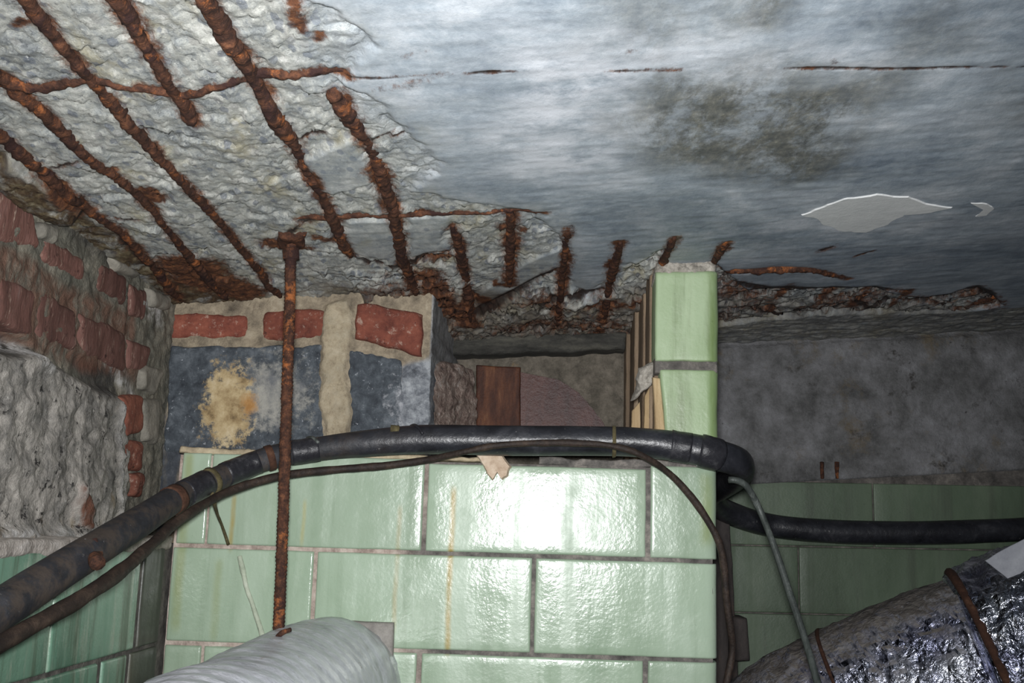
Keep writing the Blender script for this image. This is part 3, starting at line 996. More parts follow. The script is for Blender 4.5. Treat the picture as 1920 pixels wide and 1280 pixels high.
def mat_leftwall():
    m = Mat('old_masonry', 0.9, spec=0.25)
    mo = m.ramp(m.noise(30, 8, 0.77, 0.1), [(0.28, S(66, 66, 60)), (0.48, S(108, 106, 96)), (0.66, S(144, 138, 124)), (0.8, S(170, 164, 150))])
    pl = m.ramp(m.noise(24, 8, 0.78, 0.1), [(0.3, S(70, 68, 66)), (0.44, S(120, 117, 112)), (0.56, S(150, 145, 138)), (0.72, S(190, 184, 176))])
    pl = m.mix(m.rng(m.noise(60, 6, 0.75), 0.43, 0.36), pl, S(50, 48, 47))
    pl = m.mix(m.rng(m.noise(120, 5, 0.75), 0.62, 0.7, 0.0, 0.7), pl, S(190, 186, 180))
    pl = m.mix(m.rng(m.noise(11, 4, 0.6), 0.6, 0.74), pl, S(142, 124, 96))
    c = m.mix(m.attr('plaster'), mo, pl)
    c = m.mix(m.mth('MULTIPLY', m.attr('dark'), m.rng(m.noise(26, 5, 0.7), 0.3, 0.55)), c, S(52, 50, 50))
    c = m.mix(m.mth('MULTIPLY', m.attr('lime'), m.rng(m.noise(60, 5, 0.7), 0.38, 0.58)), c, S(186, 184, 182))
    c = m.mix(m.mth('MULTIPLY', m.attr('brown'), m.rng(m.noise(50, 5, 0.7, 0.4, (1, 1, 0.4)), 0.3, 0.6)), c, S(104, 70, 56))
    m.color(c)
    m.bump(m.noise(150, 5, 0.7), 0.8, 0.004)
    return m.m


def lw(px):
    return [(lambda p: (p[1], p[2]))(onX(a, b, XU)) for a, b in px]


def left_h(P):
    y, z = P[..., 1], P[..., 2]
    j1 = fbm(y * 24, z * 24, None, 4, 61) * 0.012
    j2 = fbm(y * 24, z * 24, None, 4, 71) * 0.012

    def mk(px, soft=0.008):
        return smooth(-soft, soft, poly_sd(y + j1, z + j2, lw(px)))
    plaster = mk([(-900, 560), (-60, 660), (60, 665), (120, 700), (200, 745), (200, 1030), (-900, 1100)])
    strip = mk([(196, 760), (228, 770), (226, 1000), (196, 1010)], 0.004)
    ledge = mk([(-300, 985), (-40, 990), (140, 990), (230, 985), (230, 1040), (-300, 1040)])
    scab = mk([(108, 905), (118, 905), (132, 960), (126, 985), (108, 975), (104, 935)], 0.003)
    h = 0.004 * fbm(y * 30, z * 30, None, 5, 41, True) + 0.003 * fbm(y * 90, z * 90, None, 3, 42)
    h = h + plaster * (0.018 + 0.010 * fbm(y * 9, z * 9, None, 4, 43) + 0.0022 * fbm(y * 55, z * 55, None, 4, 44, True))
    h = h + strip * 0.010 + ledge * 0.008 + scab * 0.01
    hole = mk([(-60, 590), (10, 600), (50, 640), (20, 665), (-60, 650)])
    h = h - hole * 0.02
    at = {'plaster': np.clip(plaster + strip * .6, 0, 1),
          'dark': np.clip(hole + mk([(130, 655), (210, 690), (220, 760), (160, 740)]) * .8 + mk([(100, 425), (220, 450), (300, 530), (230, 520), (190, 490)]) * .9, 0, 1),
          'lime': np.clip(mk([(10, 645), (40, 640), (70, 680), (40, 690)]) + ledge * .7 + strip * .5 + mk([(195, 680), (225, 690), (255, 740), (225, 735)]) + mk([(255, 560), (300, 575), (300, 610), (262, 590)]) * .8, 0, 1),
          'brown': np.clip(scab * 1.2 + 0.75 * mk([(-300, 420), (0, 470), (250, 590), (260, 720), (150, 690), (0, 620), (-300, 600)]), 0, 1)}
    return h, at


wall_left = wall_grid('wall_left', lambda U, V: np.stack([np.full(U.shape, XU), U, V], -1),
                      np.concatenate([np.linspace(-1.0, 0.7, 18), np.arange(0.705, 1.49, 0.003)]), np.arange(1.55, 1.96, 0.003), (1, 0, 0), left_h, mat_leftwall(), False,
                      'old left wall of sooty brick over rough plaster with green tiles below')


def left_piece(name, px, mat, thick=0.03, out=0.006, **kw):
    q = [onX(a, b, XU + out) for a, b in px]
    return slab(name, q, thick, mat, wall_left, n=(14, 10), r=0.008, amp=0.0032, freq=55, wob=0.006, lump=0.003, **kw)


for px in [
    [(-110, 300), (66, 388), (74, 470), (-110, 425)],
    [(88, 440), (163, 478), (160, 526), (82, 490)],
    [(192, 492), (240, 520), (238, 574), (188, 546)],
    [(247, 528), (281, 548), (272, 606), (246, 588)],
    [(-120, 455), (-14, 500), (-10, 600), (-120, 570)],
    [(0, 508), (68, 540), (66, 632), (2, 606)],
    [(78, 545), (146, 578), (142, 660), (76, 634)],
    [(154, 584), (238, 624), (236, 694), (154, 664)],
    [(243, 634), (286, 650), (276, 704), (243, 694)],
]:
    left_piece('brick', px, M_BRICKL, out=0.005)
for px in [[(231, 742), (272, 738), (272, 816), (236, 819)], [(233, 831), (274, 827), (272, 884), (232, 882)], [(257, 890), (275, 888), (273, 930), (258, 930)]]:
    left_piece('brick', px, M_ORANGE, out=0.012)
M_STONE = mat_noise('grey_stone', [(0.3, (92, 90, 84)), (0.5, (132, 128, 118)), (0.75, (164, 158, 146))], 24)
for px in [[(286, 540), (326, 556), (326, 578), (288, 572)], [(84, 422), (120, 420), (112, 462), (80, 448)], [(214, 480), (262, 508), (264, 524), (222, 508)],
           [(270, 690), (312, 690), (296, 742), (272, 732)], [(272, 745), (304, 745), (296, 830), (278, 826)]]:
    left_piece('stone', px, M_STONE, out=0.011, thick=0.025)

# tiles on the lower left wall
TZ = [px_z(830, 858, YT), px_z(830, 1037, YT), px_z(830, 1222, YT)]      # tops of the courses on the pillar
COURSE = (TZ[0] - TZ[2]) / 2
TZ = [TZ[0] - COURSE * k for k in range(7)]
GAP = 0.0022


def yL(px):
    return float(onX(px, 1100, XL)[1])


box('grout', (XL - 0.075, XL - 0.003), (-1.0, 1.40), (0.0, TZ[1] + 0.002), M_GROUT, wall_left)
M_CAP = mat_noise('pale_ledge', [(0.3, (120, 112, 104)), (0.5, (176, 168, 160)), (0.75, (206, 200, 194))], 50, bump=1.0)
_rows = {1: [(-1e9, -330), (-330, 105), (105, 262), (267, 306)], 2: [(-1e9, -120), (-120, 200), (206, 252), (257, 306)], 3: [(-1e9, -330), (-330, 105), (105, 262), (267, 306)],
         4: [(-1e9, -120), (-120, 200), (206, 252), (257, 306)]}
for k, tiles in _rows.items():
    for (a, b) in tiles:
        ya = -0.9 if a < -1e8 else yL(a)
        yb = min(yL(b), YT - 0.012)
        dark = a > 250
        if a < -1e8:                       # whole tiles on towards the camera, out of frame
            L = 0.284
            t = yL(b)
            while t - L > -0.9:
                slab('tile', [(XL, t - L + GAP, TZ[k] - GAP), (XL, t - GAP, TZ[k] - GAP), (XL, t - GAP, TZ[k + 1] + GAP), (XL, t - L + GAP, TZ[k + 1] + GAP)], 0.03, M_TILEL, wall_left, n=(5, 3), r=0.003)
                t -= L
            continue
        slab('tile', [(XL, ya + GAP, TZ[k] - GAP), (XL, yb - GAP, TZ[k] - GAP), (XL, yb - GAP, TZ[k + 1] + GAP), (XL, ya + GAP, TZ[k + 1] + GAP)], 0.03,
             M_TILELD if dark else M_TILEL, wall_left, n=(16, 10), r=0.003, amp=0.0005, freq=22, wob=0.0006, label='dark narrow corner tile' if dark else None)
slab('mortar_bed', [(XL + 0.002, 0.3, TZ[1] + 0.010), (XL + 0.002, 1.36, TZ[1] + 0.010), (XL + 0.002, 1.36, TZ[1] - 0.006), (XL + 0.002, 0.3, TZ[1] - 0.006)], 0.06, M_CAP, wall_left,
     n=(160, 6), r=0.005, amp=0.004, freq=60, wob=0.004, wfreq=50)

# ================================================================== FRONT WALL (brick behind the pillar)
XJ = px_x(806, 720, YB)


def mat_frontwall():
    m = Mat('front_mortar', 0.9, spec=0.25)
    t = m.ramp(m.noise(32, 8, 0.77, 0.1), [(0.3, S(88, 80, 70)), (0.46, S(134, 123, 106)), (0.58, S(164, 151, 130)), (0.74, S(194, 183, 162))])
    t = m.mix(m.rng(m.noise(170, 4, 0.7), 0.66, 0.74), t, S(84, 78, 70))
    g = m.ramp(m.noise(46, 8, 0.77, 0.1), [(0.3, S(52, 54, 60)), (0.45, S(112, 116, 122)), (0.6, S(160, 164, 168)), (0.76, S(196, 198, 200))])
    t = m.mix(m.mth('MULTIPLY', m.attr('bead'), 0.5), t, m.ramp(m.noise(70, 7, 0.78), [(0.32, S(132, 118, 96)), (0.46, S(188, 174, 146)), (0.7, S(212, 202, 178))]))
    c = m.mix(m.attr('grey'), t, g)
    d = m.ramp(m.noise(38, 6, 0.7), [(0.3, S(40, 42, 48)), (0.6, S(74, 78, 84)), (0.8, S(110, 112, 116))])
    c = m.mix(m.attr('dark'), c, d)
    m.color(c)
    m.bump(m.noise(170, 5, 0.7), 0.8, 0.004)
    return m.m


def front_wall():
    us = np.concatenate([np.arange(XU - 0.02, XJ, 0.0026), [XJ]])
    back = np.arange(0.003, 0.30, 0.006)
    vs = np.arange(1.55, 1.97, 0.0026)
    U, V = np.meshgrid(np.concatenate([us, XJ + back]), vs)
    nb = len(us)
    X = np.minimum(U, XJ)
    Y = np.where(U > XJ, YB + (U - XJ), YB)
    x, z = X, V
    j1 = fbm(x * 26, z * 26, None, 4, 81) * 0.014
    j2 = fbm(x * 26, z * 26, None, 4, 91) * 0.014

    def mk(px, soft=0.005):
        return smooth(-soft, soft, poly_sd(x + j1, z + j2, [(lambda p: (p[0], p[2]))(onY(a, b, YB)) for a, b in px]))
    grey = mk([(752, 690), (815, 664), (840, 640), (840, 830), (735, 830)])
    grey = np.maximum(grey, (U > XJ - 0.003) * 0.8)
    dark = np.maximum(mk([(240, 640), (318, 650), (312, 990), (240, 990)]), mk([(310, 815), (340, 822), (335, 960), (310, 960)]))
    bead = mk([(608, 566), (655, 560), (652, 648), (648, 830), (608, 830)], 0.004)
    h = 0.003 * fbm(x * 34, z * 34, None, 5, 45, True) + 0.0015 * fbm(x * 110, z * 110, None, 3, 46) + bead * 0.008 + grey * 0.004 * fbm(x * 50, z * 50, None, 4, 47)
    jamb = U > XJ
    P = np.stack([X + np.where(jamb, 0.8 * h + 0.05 * (U - XJ), 0), Y - np.where(jamb, 0, h), V], -1)
    me = mesh_np('wall_front', P.reshape(-1, 3), grid_quads(*U.shape), {'grey': grey, 'dark': dark, 'bead': bead}, mat_frontwall())
    o = bpy.data.objects.new('wall_front', me)
    return link(o, None, 'brick and black block wall set back behind the green pillar', None, None, 'structure')


wall_front = front_wall()


def front_piece(name, px, mat, out=0.004, thick=0.04, Y=YB, parent=None, n=(18, 12), **kw):
    q = [onY(a, b, Y - out) for a, b in px]
    a = dict(r=0.007, amp=0.0030, freq=70, wob=0.007, wfreq=32)
    a.update(kw)
    return slab(name, q, thick, mat, parent or wall_front, n=n, **a)


front_piece('brick', [(298, 588), (460, 586), (462, 633), (298, 633)], M_BRICK, label='flat red brick nearest the left corner')
front_piece('brick', [(492, 580), (622, 578), (618, 633), (488, 636)], M_BRICK, label='red brick behind the rusted rod')
front_piece('brick', [(667, 566), (790, 584), (792, 664), (664, 634)], M_BRICK, out=0.014, label='deepest red brick at the edge of the recess')


def mat_block(patch):
    m = Mat('black_block', 0.82, spec=0.3)
    c = m.ramp(m.noise(60, 7, 0.72, 0.3), [(0.3, S(44, 48, 54)), (0.5, S(72, 78, 84)), (0.68, S(102, 108, 114)), (0.8, S(150, 154, 158))])
    sp = m.rng(m.noise(170, 4, 0.7), 0.62, 0.7)
    c = m.mix(m.mth('MULTIPLY', sp, 0.7), c, S(168, 172, 178))
    for (p, sx, sz, lo, hi, cols) in patch:
        v = m.node('ShaderNodeVectorMath', {0: m.pos(), 1: tuple(p)}, operation='SUBTRACT').outputs[0]
        v = m.node('ShaderNodeVectorMath', {0: v, 1: (1 / sx, 0.0, 1 / sz)}, operation='MULTIPLY').outputs[0]
        L = m.node('ShaderNodeVectorMath', {0: v}, operation='LENGTH').outputs['Value']
        k = m.mth('ADD', L, m.mth('MULTIPLY', m.mth('SUBTRACT', m.noise(55, 8, 0.78, 0.1), 0.5), 2.8))
        c = m.mix(m.rng(k, hi, lo), c, m.ramp(m.noise(36, 5, 0.7), [(q, S(*w)) for q, w in cols]))
    m.color(c)
    m.bump(m.noise(210, 4, 0.7), 0.6, 0.003)
    return m.m


TANC = [(0.3, (110, 92, 66)), (0.42, (156, 134, 98)), (0.55, (186, 166, 128)), (0.72, (208, 192, 160))]
M_BLOCK = mat_block([(onY(505, 740, YB), 0.085, 0.07, 0.2, 0.9, [(0.35, (110, 112, 114)), (0.6, (160, 158, 150))]),
                     (onY(428, 762, YB), 0.036, 0.060, 0.75, 1.15, TANC),
                     (onY(470, 760, YB), 0.013, 0.017, 0.2, 1.3, [(0.3, (150, 106, 58)), (0.7, (186, 144, 92))])])
M_BLOCK2 = mat_block([(onY(800, 760, YB), 0.05, 0.06, 0.5, 1.1, [(0.35, (130, 132, 138)), (0.6, (176, 178, 182))])])
front_piece('stone_block', [(318, 647), (606, 645), (608, 850), (304, 850)], M_BLOCK, n=(40, 26), amp=0.0012, r=0.006, label='black block with a crumbling tan patch')
front_piece('stone_block', [(652, 654), (752, 668), (764, 850), (652, 850)], M_BLOCK2, n=(24, 24), amp=0.0016, r=0.007, out=0.004, label='black speckled block below the deepest red brick')
M_HOLE = mat_noise('dark_hole', [(0.3, (20, 18, 18)), (0.7, (46, 40, 36))], 40)

# ================================================================== RECESS
M_REC = mat_noise('recess_plaster', [(0.28, (62, 58, 52)), (0.46, (104, 98, 88)), (0.62, (132, 124, 112)), (0.8, (160, 152, 138))], 34,
                  extra=[(20, 0.62, 0.74, (140, 116, 84), None), (80, 0.68, 0.75, (48, 46, 44), None)], bump=1.0, bdist=0.005)
XC0 = px_x(1230, 700, YT)          # left side of the upper column


def recess_wall():
    xs = np.arange(XJ - 0.02, 0.20, 0.004)
    zs = np.arange(1.55, 1.98, 0.004)
    X, Z = np.meshgrid(xs, zs)
    h = 0.007 * fbm(X * 22, Z * 22, None, 5, 51, True) + 0.003 * fbm(X * 80, Z * 80, None, 3, 52)
    P = np.stack([X, YN - h, Z], -1)
    me = mesh_np('wall_recess', P.reshape(-1, 3), grid_quads(*X.shape), None, M_REC)
    o = bpy.data.objects.new('wall_recess', me)
    return link(o, None, 'rough grey plaster at the back of the recess left of the column', None, None, 'structure')


wall_recess = recess_wall()
M_BOARD = mat_noise('dark_lintel', [(0.3, (36, 36, 34)), (0.48, (66, 65, 61)), (0.62, (92, 90, 82)), (0.76, (128, 122, 112))], 26, st=(0.4, 1, 1.6), bump=0.9)
slab('lintel_board', [onY(826, 628, YN - 0.05), onY(1176, 622, YN - 0.05), onY(1172, 655, YN - 0.05), onY(828, 664, YN - 0.05)], 0.06, M_BOARD, wall_recess, n=(90, 14), r=0.006, amp=0.007, freq=60, wob=0.005,
     label='dark weathered lintel strip across the recess')
M_PLATE = mat_noise('rust_brown_plate', [(0.3, (40, 25, 21)), (0.44, (68, 40, 30)), (0.56, (94, 58, 40)), (0.72, (136, 96, 66))], 34, st=(1, 1, 0.2), rough=0.6)
M_MAROON = mat_noise('maroon_plate', [(0.28, (44, 25, 22)), (0.46, (66, 36, 31)), (0.6, (84, 50, 42)), (0.78, (110, 84, 72))], 20, st=(1, 1, 0.4), rough=0.4, bump=0.3)
st = empty('steel_stanchion', onY(935, 820, YN - 0.07), 'rust brown steel stub standing in the recess above the cable', 'steel stub')
slab('flange', [onY(893, 684, YN - 0.075), onY(976, 688, YN - 0.075), onY(976, 850, YN - 0.075), onY(892, 850, YN - 0.075)], 0.012, M_PLATE, st, n=(16, 20), r=0.003, amp=0.0012, freq=60, wob=0.002)
prism('web_plate', [onY(970, 695, YN - 0.055), onY(1005, 702, YN - 0.055), onY(1050, 712, YN - 0.055), onY(1085, 735, YN - 0.055), onY(1112, 765, YN - 0.055), onY(1136, 800, YN - 0.055), onY(1150, 850, YN - 0.055), onY(970, 850, YN - 0.055)],
      np.array([0, -1.0, 0]), 0.012, M_MAROON, st, jag=0.002, sub=5, inset=0.02, label='maroon plate with a curved upper edge')
M_RUBBLE = mat_noise('brick_rubble', [(0.3, (62, 54, 52)), (0.44, (118, 100, 92)), (0.56, (154, 138, 128)), (0.7, (190, 184, 180))], 70, bump=1.0, bdist=0.006)
slab('rubble_fill', [onY(809, 672, YB + 0.03), onY(893, 690, YB + 0.17), onY(893, 850, YB + 0.17), onY(807, 850, YB + 0.03)], 0.06, M_RUBBLE, wall_recess, n=(30, 40), r=0.008, amp=0.009, freq=70, wob=0.006, label='crumbled brick rubble left of the steel')

# ================================================================== TILED PILLAR
XP = px_x(1346, 1000, YT)          # right edge of the pillar
pil = empty('tiled_pillar', (0.5 * (XL + XP), YT + 0.04, 0.0), 'pale green glazed tile pillar with a narrow column rising to the ceiling', 'pillar')


def mat_grout2():
    m = Mat('pillar_grout', 0.9, spec=0.2)
    x, y, z = m.xyz()
    k = m.rng(m.mth('ADD', x, m.mth('MULTIPLY', m.mth('SUBTRACT', m.noise(9, 3), 0.5), 0.12)), -0.20, -0.12)
    a = m.ramp(m.noise(46, 6, 0.72), [(0.3, S(120, 104, 96)), (0.5, S(176, 160, 150)), (0.72, S(206, 196, 184))])
    b = m.ramp(m.noise(46, 6, 0.72), [(0.3, S(66, 64, 62)), (0.5, S(106, 102, 98)), (0.72, S(156, 148, 140))])
    m.color(m.mix(k, a, b))
    m.bump(m.noise(200, 4, 0.7), 0.7, 0.003)
    return m.m


M_GR2 = mat_grout2()
gx = np.arange(XL + 0.001, XP - 0.004, 0.004)
gz = np.concatenate([np.linspace(0, TZ[4], 8), np.arange(TZ[4] + .004, TZ[0] - 0.003, 0.004)])
GX, GZ = np.meshgrid(gx, gz)
GP = np.stack([GX, YT + 0.0032 - 0.0014 * fbm(GX * 90, GZ * 90, None, 4, 55) - 0.001 * fbm(GX * 20, GZ * 20, None, 3, 56), GZ], -1)
add_mesh('grout', mesh_np('grout', GP.reshape(-1, 3), grid_quads(*GX.shape), None, M_GR2), pil)
box('core', (XL + 0.002, XP - 0.012), (YT + 0.008, YN + 0.05), (0.0, TZ[0] - 0.022), M_GROUT, pil)

ROWS = [
    [(335, 388), (392, 793), (801, 1211), (1220, 1346)],
    [(318, 583), (590, 996), (1003, 1345)],
    [(300, 373), (379, 780), (789, 1206), (1215, 1344)],
    [(290, 580), (588, 992), (1000, 1343)],
    [(280, 373), (379, 780), (789, 1206), (1215, 1342)],
]
ymid = [945, 1130, 1260, 1400, 1560]
tiles = {}
for k, row in enumerate(ROWS):
    for i, (a, b) in enumerate(row):
        py = ymid[k]
        xa = XL + 0.002 if i == 0 and k > 0 else px_x(a, py, YT)
        xb = XP if i == len(row) - 1 else px_x(b, py, YT)
        rr = (0.003, 0.003, 0.013 if i == len(row) - 1 else 0.003, 0.003)
        zt, zb = TZ[k] - 0.0024, TZ[k + 1] + 0.0024
        if k == 0 and i == 2:
            zt -= 0.005
        t = slab('tile', [(xa, YT, zt), (xb, YT, zt), (xb, YT, zb), (xa, YT, zb)], 0.035, M_TILE, pil, n=(26, 14), r=rr, amp=0.0007, freq=18, wob=0.0007)
        tiles[(k, i)] = t
M_GRPALE = mat_noise('crack_mortar', [(0.3, (150, 160, 140)), (0.55, (182, 190, 170)), (0.75, (204, 208, 192))], 50)
# pale filled crack in one tile
tube('crack_filler', [onY(449, 1042, YT), onY(456, 1072, YT), (onY(462, 1100, YT)), onY(474, 1135, YT), onY(484, 1165, YT), onY(496, 1204, YT)], [.0030, .0042, .003, .0032, .0028, .004], M_GRPALE, tiles[(1, 0)], sides=8,
     step=0.004, rough=0.5, flat=1.0, label='pale jagged crack filled with mortar')
# top bed of mortar with the dark slot
slab('mortar_bed', [onY(1010, 857, YT + .002), onY(1345, 866, YT + .002), onY(1345, 880, YT + .002), onY(1010, 872, YT + .002)], 0.03, M_GR2, pil, n=(60, 4), r=0.003, amp=0.003, freq=70, wob=0.003, wfreq=60)
slab('mortar_bed', [onY(335, 838, YT + .004), onY(935, 858, YT + .004), onY(935, 868, YT + .004), onY(335, 850, YT + .004)], 0.03, M_MORT, pil, n=(90, 4), r=0.003, amp=0.004, freq=70, wob=0.004, wfreq=60)
# upper column
cq = lambda a, b, c, d: [onY(px, py, YT) for px, py in (a, b, c, d)]
slab('tile', cq((1229, 508), (1349, 506), (1349, 678), (1229, 676)), 0.05, M_TILEC, pil, n=(20, 26), r=(0.004, 0.006, 0.013, 0.003), amp=0.0010, freq=26, wob=0.001, label='upper green block of the narrow column')
slab('tile', cq((1237, 692), (1349, 693), (1348, 862), (1252, 858)), 0.05, M_TILEC, pil, n=(20, 26), r=(0.004, 0.003, 0.013, 0.003), amp=0.0010, freq=26, wob=0.001, label='lower green block of the narrow column')
slab('grout', [onY(1228, 668, YT + .004), onY(1346, 668, YT + .004), onY(1346, 700, YT + .004), onY(1228, 700, YT + .004)], 0.045, M_GROUT, pil, n=(40, 8), r=0.003, amp=0.004, freq=80, wob=0.002)
slab('crumbled_top', [onY(1232, 478, YT + .004), onY(1346, 478, YT + .004), onY(1346, 516, YT + .002), onY(1230, 516, YT + .002)], 0.06, M_CRUMB, pil, n=(50, 16), r=0.010, amp=0.009, freq=90, wob=0.006, wfreq=70,
     label='crumbled mortar on top of the column')
# ribbed clay side of the column
zt_, zb_ = ceil_z(XC0, 1.5) + 0.02, TZ[0] - 0.03
box('core', (XC0 + 0.006, XP - 0.014), (YT + 0.045, YR + 0.02), (TZ[0] - 0.03, zt_), M_GROUT, pil)
ribs = [(0.000, 1.385, 1.405), (-0.004, 1.408, 1.470), (-0.001, 1.472, 1.482), (-0.006, 1.485, 1.560), (-0.002, 1.562, 1.575), (-0.010, 1.578, 1.640), (-0.008, 1.644, 1.690), (-0.014, 1.694, YN)]
for (dx, y0, y1) in ribs:
    X_ = XC0 + dx
    slab('clay_rib', [(X_, y1, zt_ - 0.03 * (y1 - 1.38)), (X_, y0, zt_ - 0.03 * (y0 - 1.38)), (X_, y0, zb_), (X_, y1, zb_)], 0.03, M_TAN, pil, n=(6, 30), r=0.003, amp=0.0010, freq=40, wob=0.001)
for a, b, c, d, Y in [((1224, 706), (1238, 708), (1252, 850), (1230, 850), YT + .006), ((1208, 742), (1222, 716), (1226, 850), (1206, 850), YT + .05), ((1184, 770), (1200, 752), (1202, 850), (1182, 850), YT + .13)]:
    slab('splinter', [onY(*a, Y), onY(*b, Y), onY(*c, Y), onY(*d, Y)], 0.012, M_WOOD, pil, n=(6, 22), r=0.003, amp=0.0014, freq=50, wob=0.002, label='pale splintered edge')
slab('crumbled_mortar', [onY(1200, 690, YT + .02), onY(1230, 682, YT + .02), onY(1226, 722, YT + .02), onY(1190, 752, YT + .03)], 0.02, M_CRUMB, pil, n=(16, 16), r=0.008, amp=0.008, freq=90, wob=0.006, wfreq=80)

# ================================================================== RIGHT WALL
M_BEAM = mat_noise('stained_beam_concrete', [(0.28, (66, 66, 66)), (0.44, (104, 104, 104)), (0.6, (134, 134, 136)), (0.78, (170, 174, 178))], 13,
                   extra=[(7, 0.54, 0.7, (112, 102, 86), None), (16, 0.56, 0.70, (60, 57, 53), None), (90, 0.66, 0.75, (150, 154, 160), None), (90, 0.36, 0.28, (38, 36, 34), None)], bump=0.9, bdist=0.005)


def right_wall():
    xs = np.arange(0.17, 1.9, 0.005)
    zs = np.linspace(0, 1, 90)
    X, T = np.meshgrid(xs, zs)
    p0, p1 = onY(1400, 907, YR), onY(1920, 880, YR)
    zb = p0[2] + (p1[2] - p0[2]) * (X - p0[0]) / (p1[0] - p0[0])
    zt = ceil_z(X, YR) + 0.03
    Z = zb + (zt - zb) * T
    q0, q1 = onY(1350, 652, YR), onY(1920, 624, YR)
    zl = q0[2] + (q1[2] - q0[2]) * (X - q0[0]) / (q1[0] - q0[0])
    h = 0.0035 * fbm(X * 16, Z * 16, None, 5, 53) + 0.002 * fbm(X * 70, Z * 70, None, 4, 54, True) + 0.006 * smooth(0.004, -0.004, Z - zl)
    P = np.stack([X, YR - h, Z], -1)
    # bottom edge turned back to the tiles
    bot = P[:1].copy()
    bot[..., 1] += 0.07
    P = np.concatenate([bot, P], 0)
    me = mesh_np('trim_1', P.reshape(-1, 3), grid_quads(P.shape[0], P.shape[1]), None, M_BEAM)
    o = bpy.data.objects.new('trim_1', me)
    return link(o, None, 'dark stained concrete beam above the right hand tiles', None, None, 'structure')


beam = right_wall()
YRT = YR + 0.025
box('wall_right', (0.15, 1.9), (YRT + 0.003, YRT + 0.15), (0.0, 1.80), M_GROUT, None, label='dull green tiled wall on the right behind the pipes', kind='structure')
wall_right = bpy.data.objects['wall_right']
zr = px_z(1640, 1033, YRT)
zr2 = px_z(1640, 1160, YRT)
ch = zr - zr2
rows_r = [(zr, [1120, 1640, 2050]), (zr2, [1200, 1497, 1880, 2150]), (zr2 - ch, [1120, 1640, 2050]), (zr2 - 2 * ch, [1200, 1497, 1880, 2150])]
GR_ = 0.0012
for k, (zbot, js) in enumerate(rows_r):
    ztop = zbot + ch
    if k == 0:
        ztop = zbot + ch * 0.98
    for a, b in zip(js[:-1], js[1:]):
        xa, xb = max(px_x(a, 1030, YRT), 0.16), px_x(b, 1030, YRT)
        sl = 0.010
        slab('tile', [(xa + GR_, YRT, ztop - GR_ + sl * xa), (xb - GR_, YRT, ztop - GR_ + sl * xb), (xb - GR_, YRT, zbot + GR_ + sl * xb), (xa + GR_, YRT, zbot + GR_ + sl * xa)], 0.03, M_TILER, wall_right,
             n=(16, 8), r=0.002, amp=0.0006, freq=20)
for a in (1541, 1569):
    tube('wall_stud', [onY(a, 866, YR - 0.010), onY(a, 880, YR - 0.012), onY(a + 1, 897, YR - 0.012)], [.004, .0036, .003], M_RUST, beam, sides=8, step=0.004, rough=0.4, label='small rusted stud')

# ================================================================== FLOOR
box('floor', (-1.2, 2.0), (-1.2, 2.2), (-0.08, 0.0), M_FLOOR, None, label='dirty concrete floor below the picture', kind='structure')

# ================================================================== INSULATED PIPE AND ITS HANGER
pc = onY(613, 1287, YT)
PR = 0.085
pipe = empty('insulated_pipe', (pc[0], YT, pc[2]), 'grey wrapped pipe coming out of the tiled pillar at the bottom', 'pipe')


def wrap_shape(C, a, s):
    q = np.repeat(s[:, None], len(a), 1)
    A = np.repeat(a[None, :], len(s), 0)
    w = (q * 30 + A / (2 * np.pi) + 0.7 * vnoise(q * 9, A * 1.2, None, 5)) % 1.0
    return 1 + 0.020 * w - 0.008 + 0.04 * fbm(q * 12, np.cos(A) * 2.2, np.sin(A) * 2.2, 4, 77)


wrap = tube('wrap', [(pc[0] + 0.008, YT + 0.01, pc[2] - 0.004), (pc[0] + 0.005, YT - 0.05, pc[2]), (pc[0], YT - 0.13, pc[2]), (pc[0] - 0.004, 1.0, pc[2] - 0.004), (pc[0] - 0.004, 0.7, pc[2] - 0.008), (pc[0] - 0.004, 0.45, pc[2] - 0.010)],
     [PR * 1.0, PR * 1.02, PR, PR * 0.99, PR, PR], M_PIPE, pipe, sides=72, step=0.006, shape=wrap_shape, rough=0.0)
M_COLLAR = mat_noise('grey_collar', [(0.3, (104, 100, 96)), (0.5, (142, 138, 132)), (0.72, (172, 168, 162))], 26)
slab('collar', [onY(588, 1161, YT - .008), onY(737, 1166, YT - .008), onY(735, 1330, YT - .008), onY(588, 1330, YT - .008)], 0.009, M_COLLAR, pipe, n=(24, 24), r=0.004, amp=0.002, freq=50, wob=0.002, label='squared mortar collar at the tiles')
for a, b, w, m_ in [((452, 1234), (488, 1229), 0.004, M_ORANGE), ((520, 1193), (545, 1180), 0.0025, M_RUST)]:
    tube('loose_flake', [onY(*a, 1.11), onY((a[0] + b[0]) / 2, (a[1] + b[1]) / 2 - 2, 1.105), onY(*b, 1.11)], w, m_, wrap, sides=8, step=0.003, rough=0.7)

YROD = float(onC(547, 458)[1])
rod = empty('hanger_rod', onY(522, 1205, YROD), 'rusted threaded hanger rod between ceiling and grey pipe', 'rod')


def thread(C, a, s):
    return 1 + 0.07 * np.sin(2 * np.pi * (s[:, None] / 0.0042) + a[None, :])


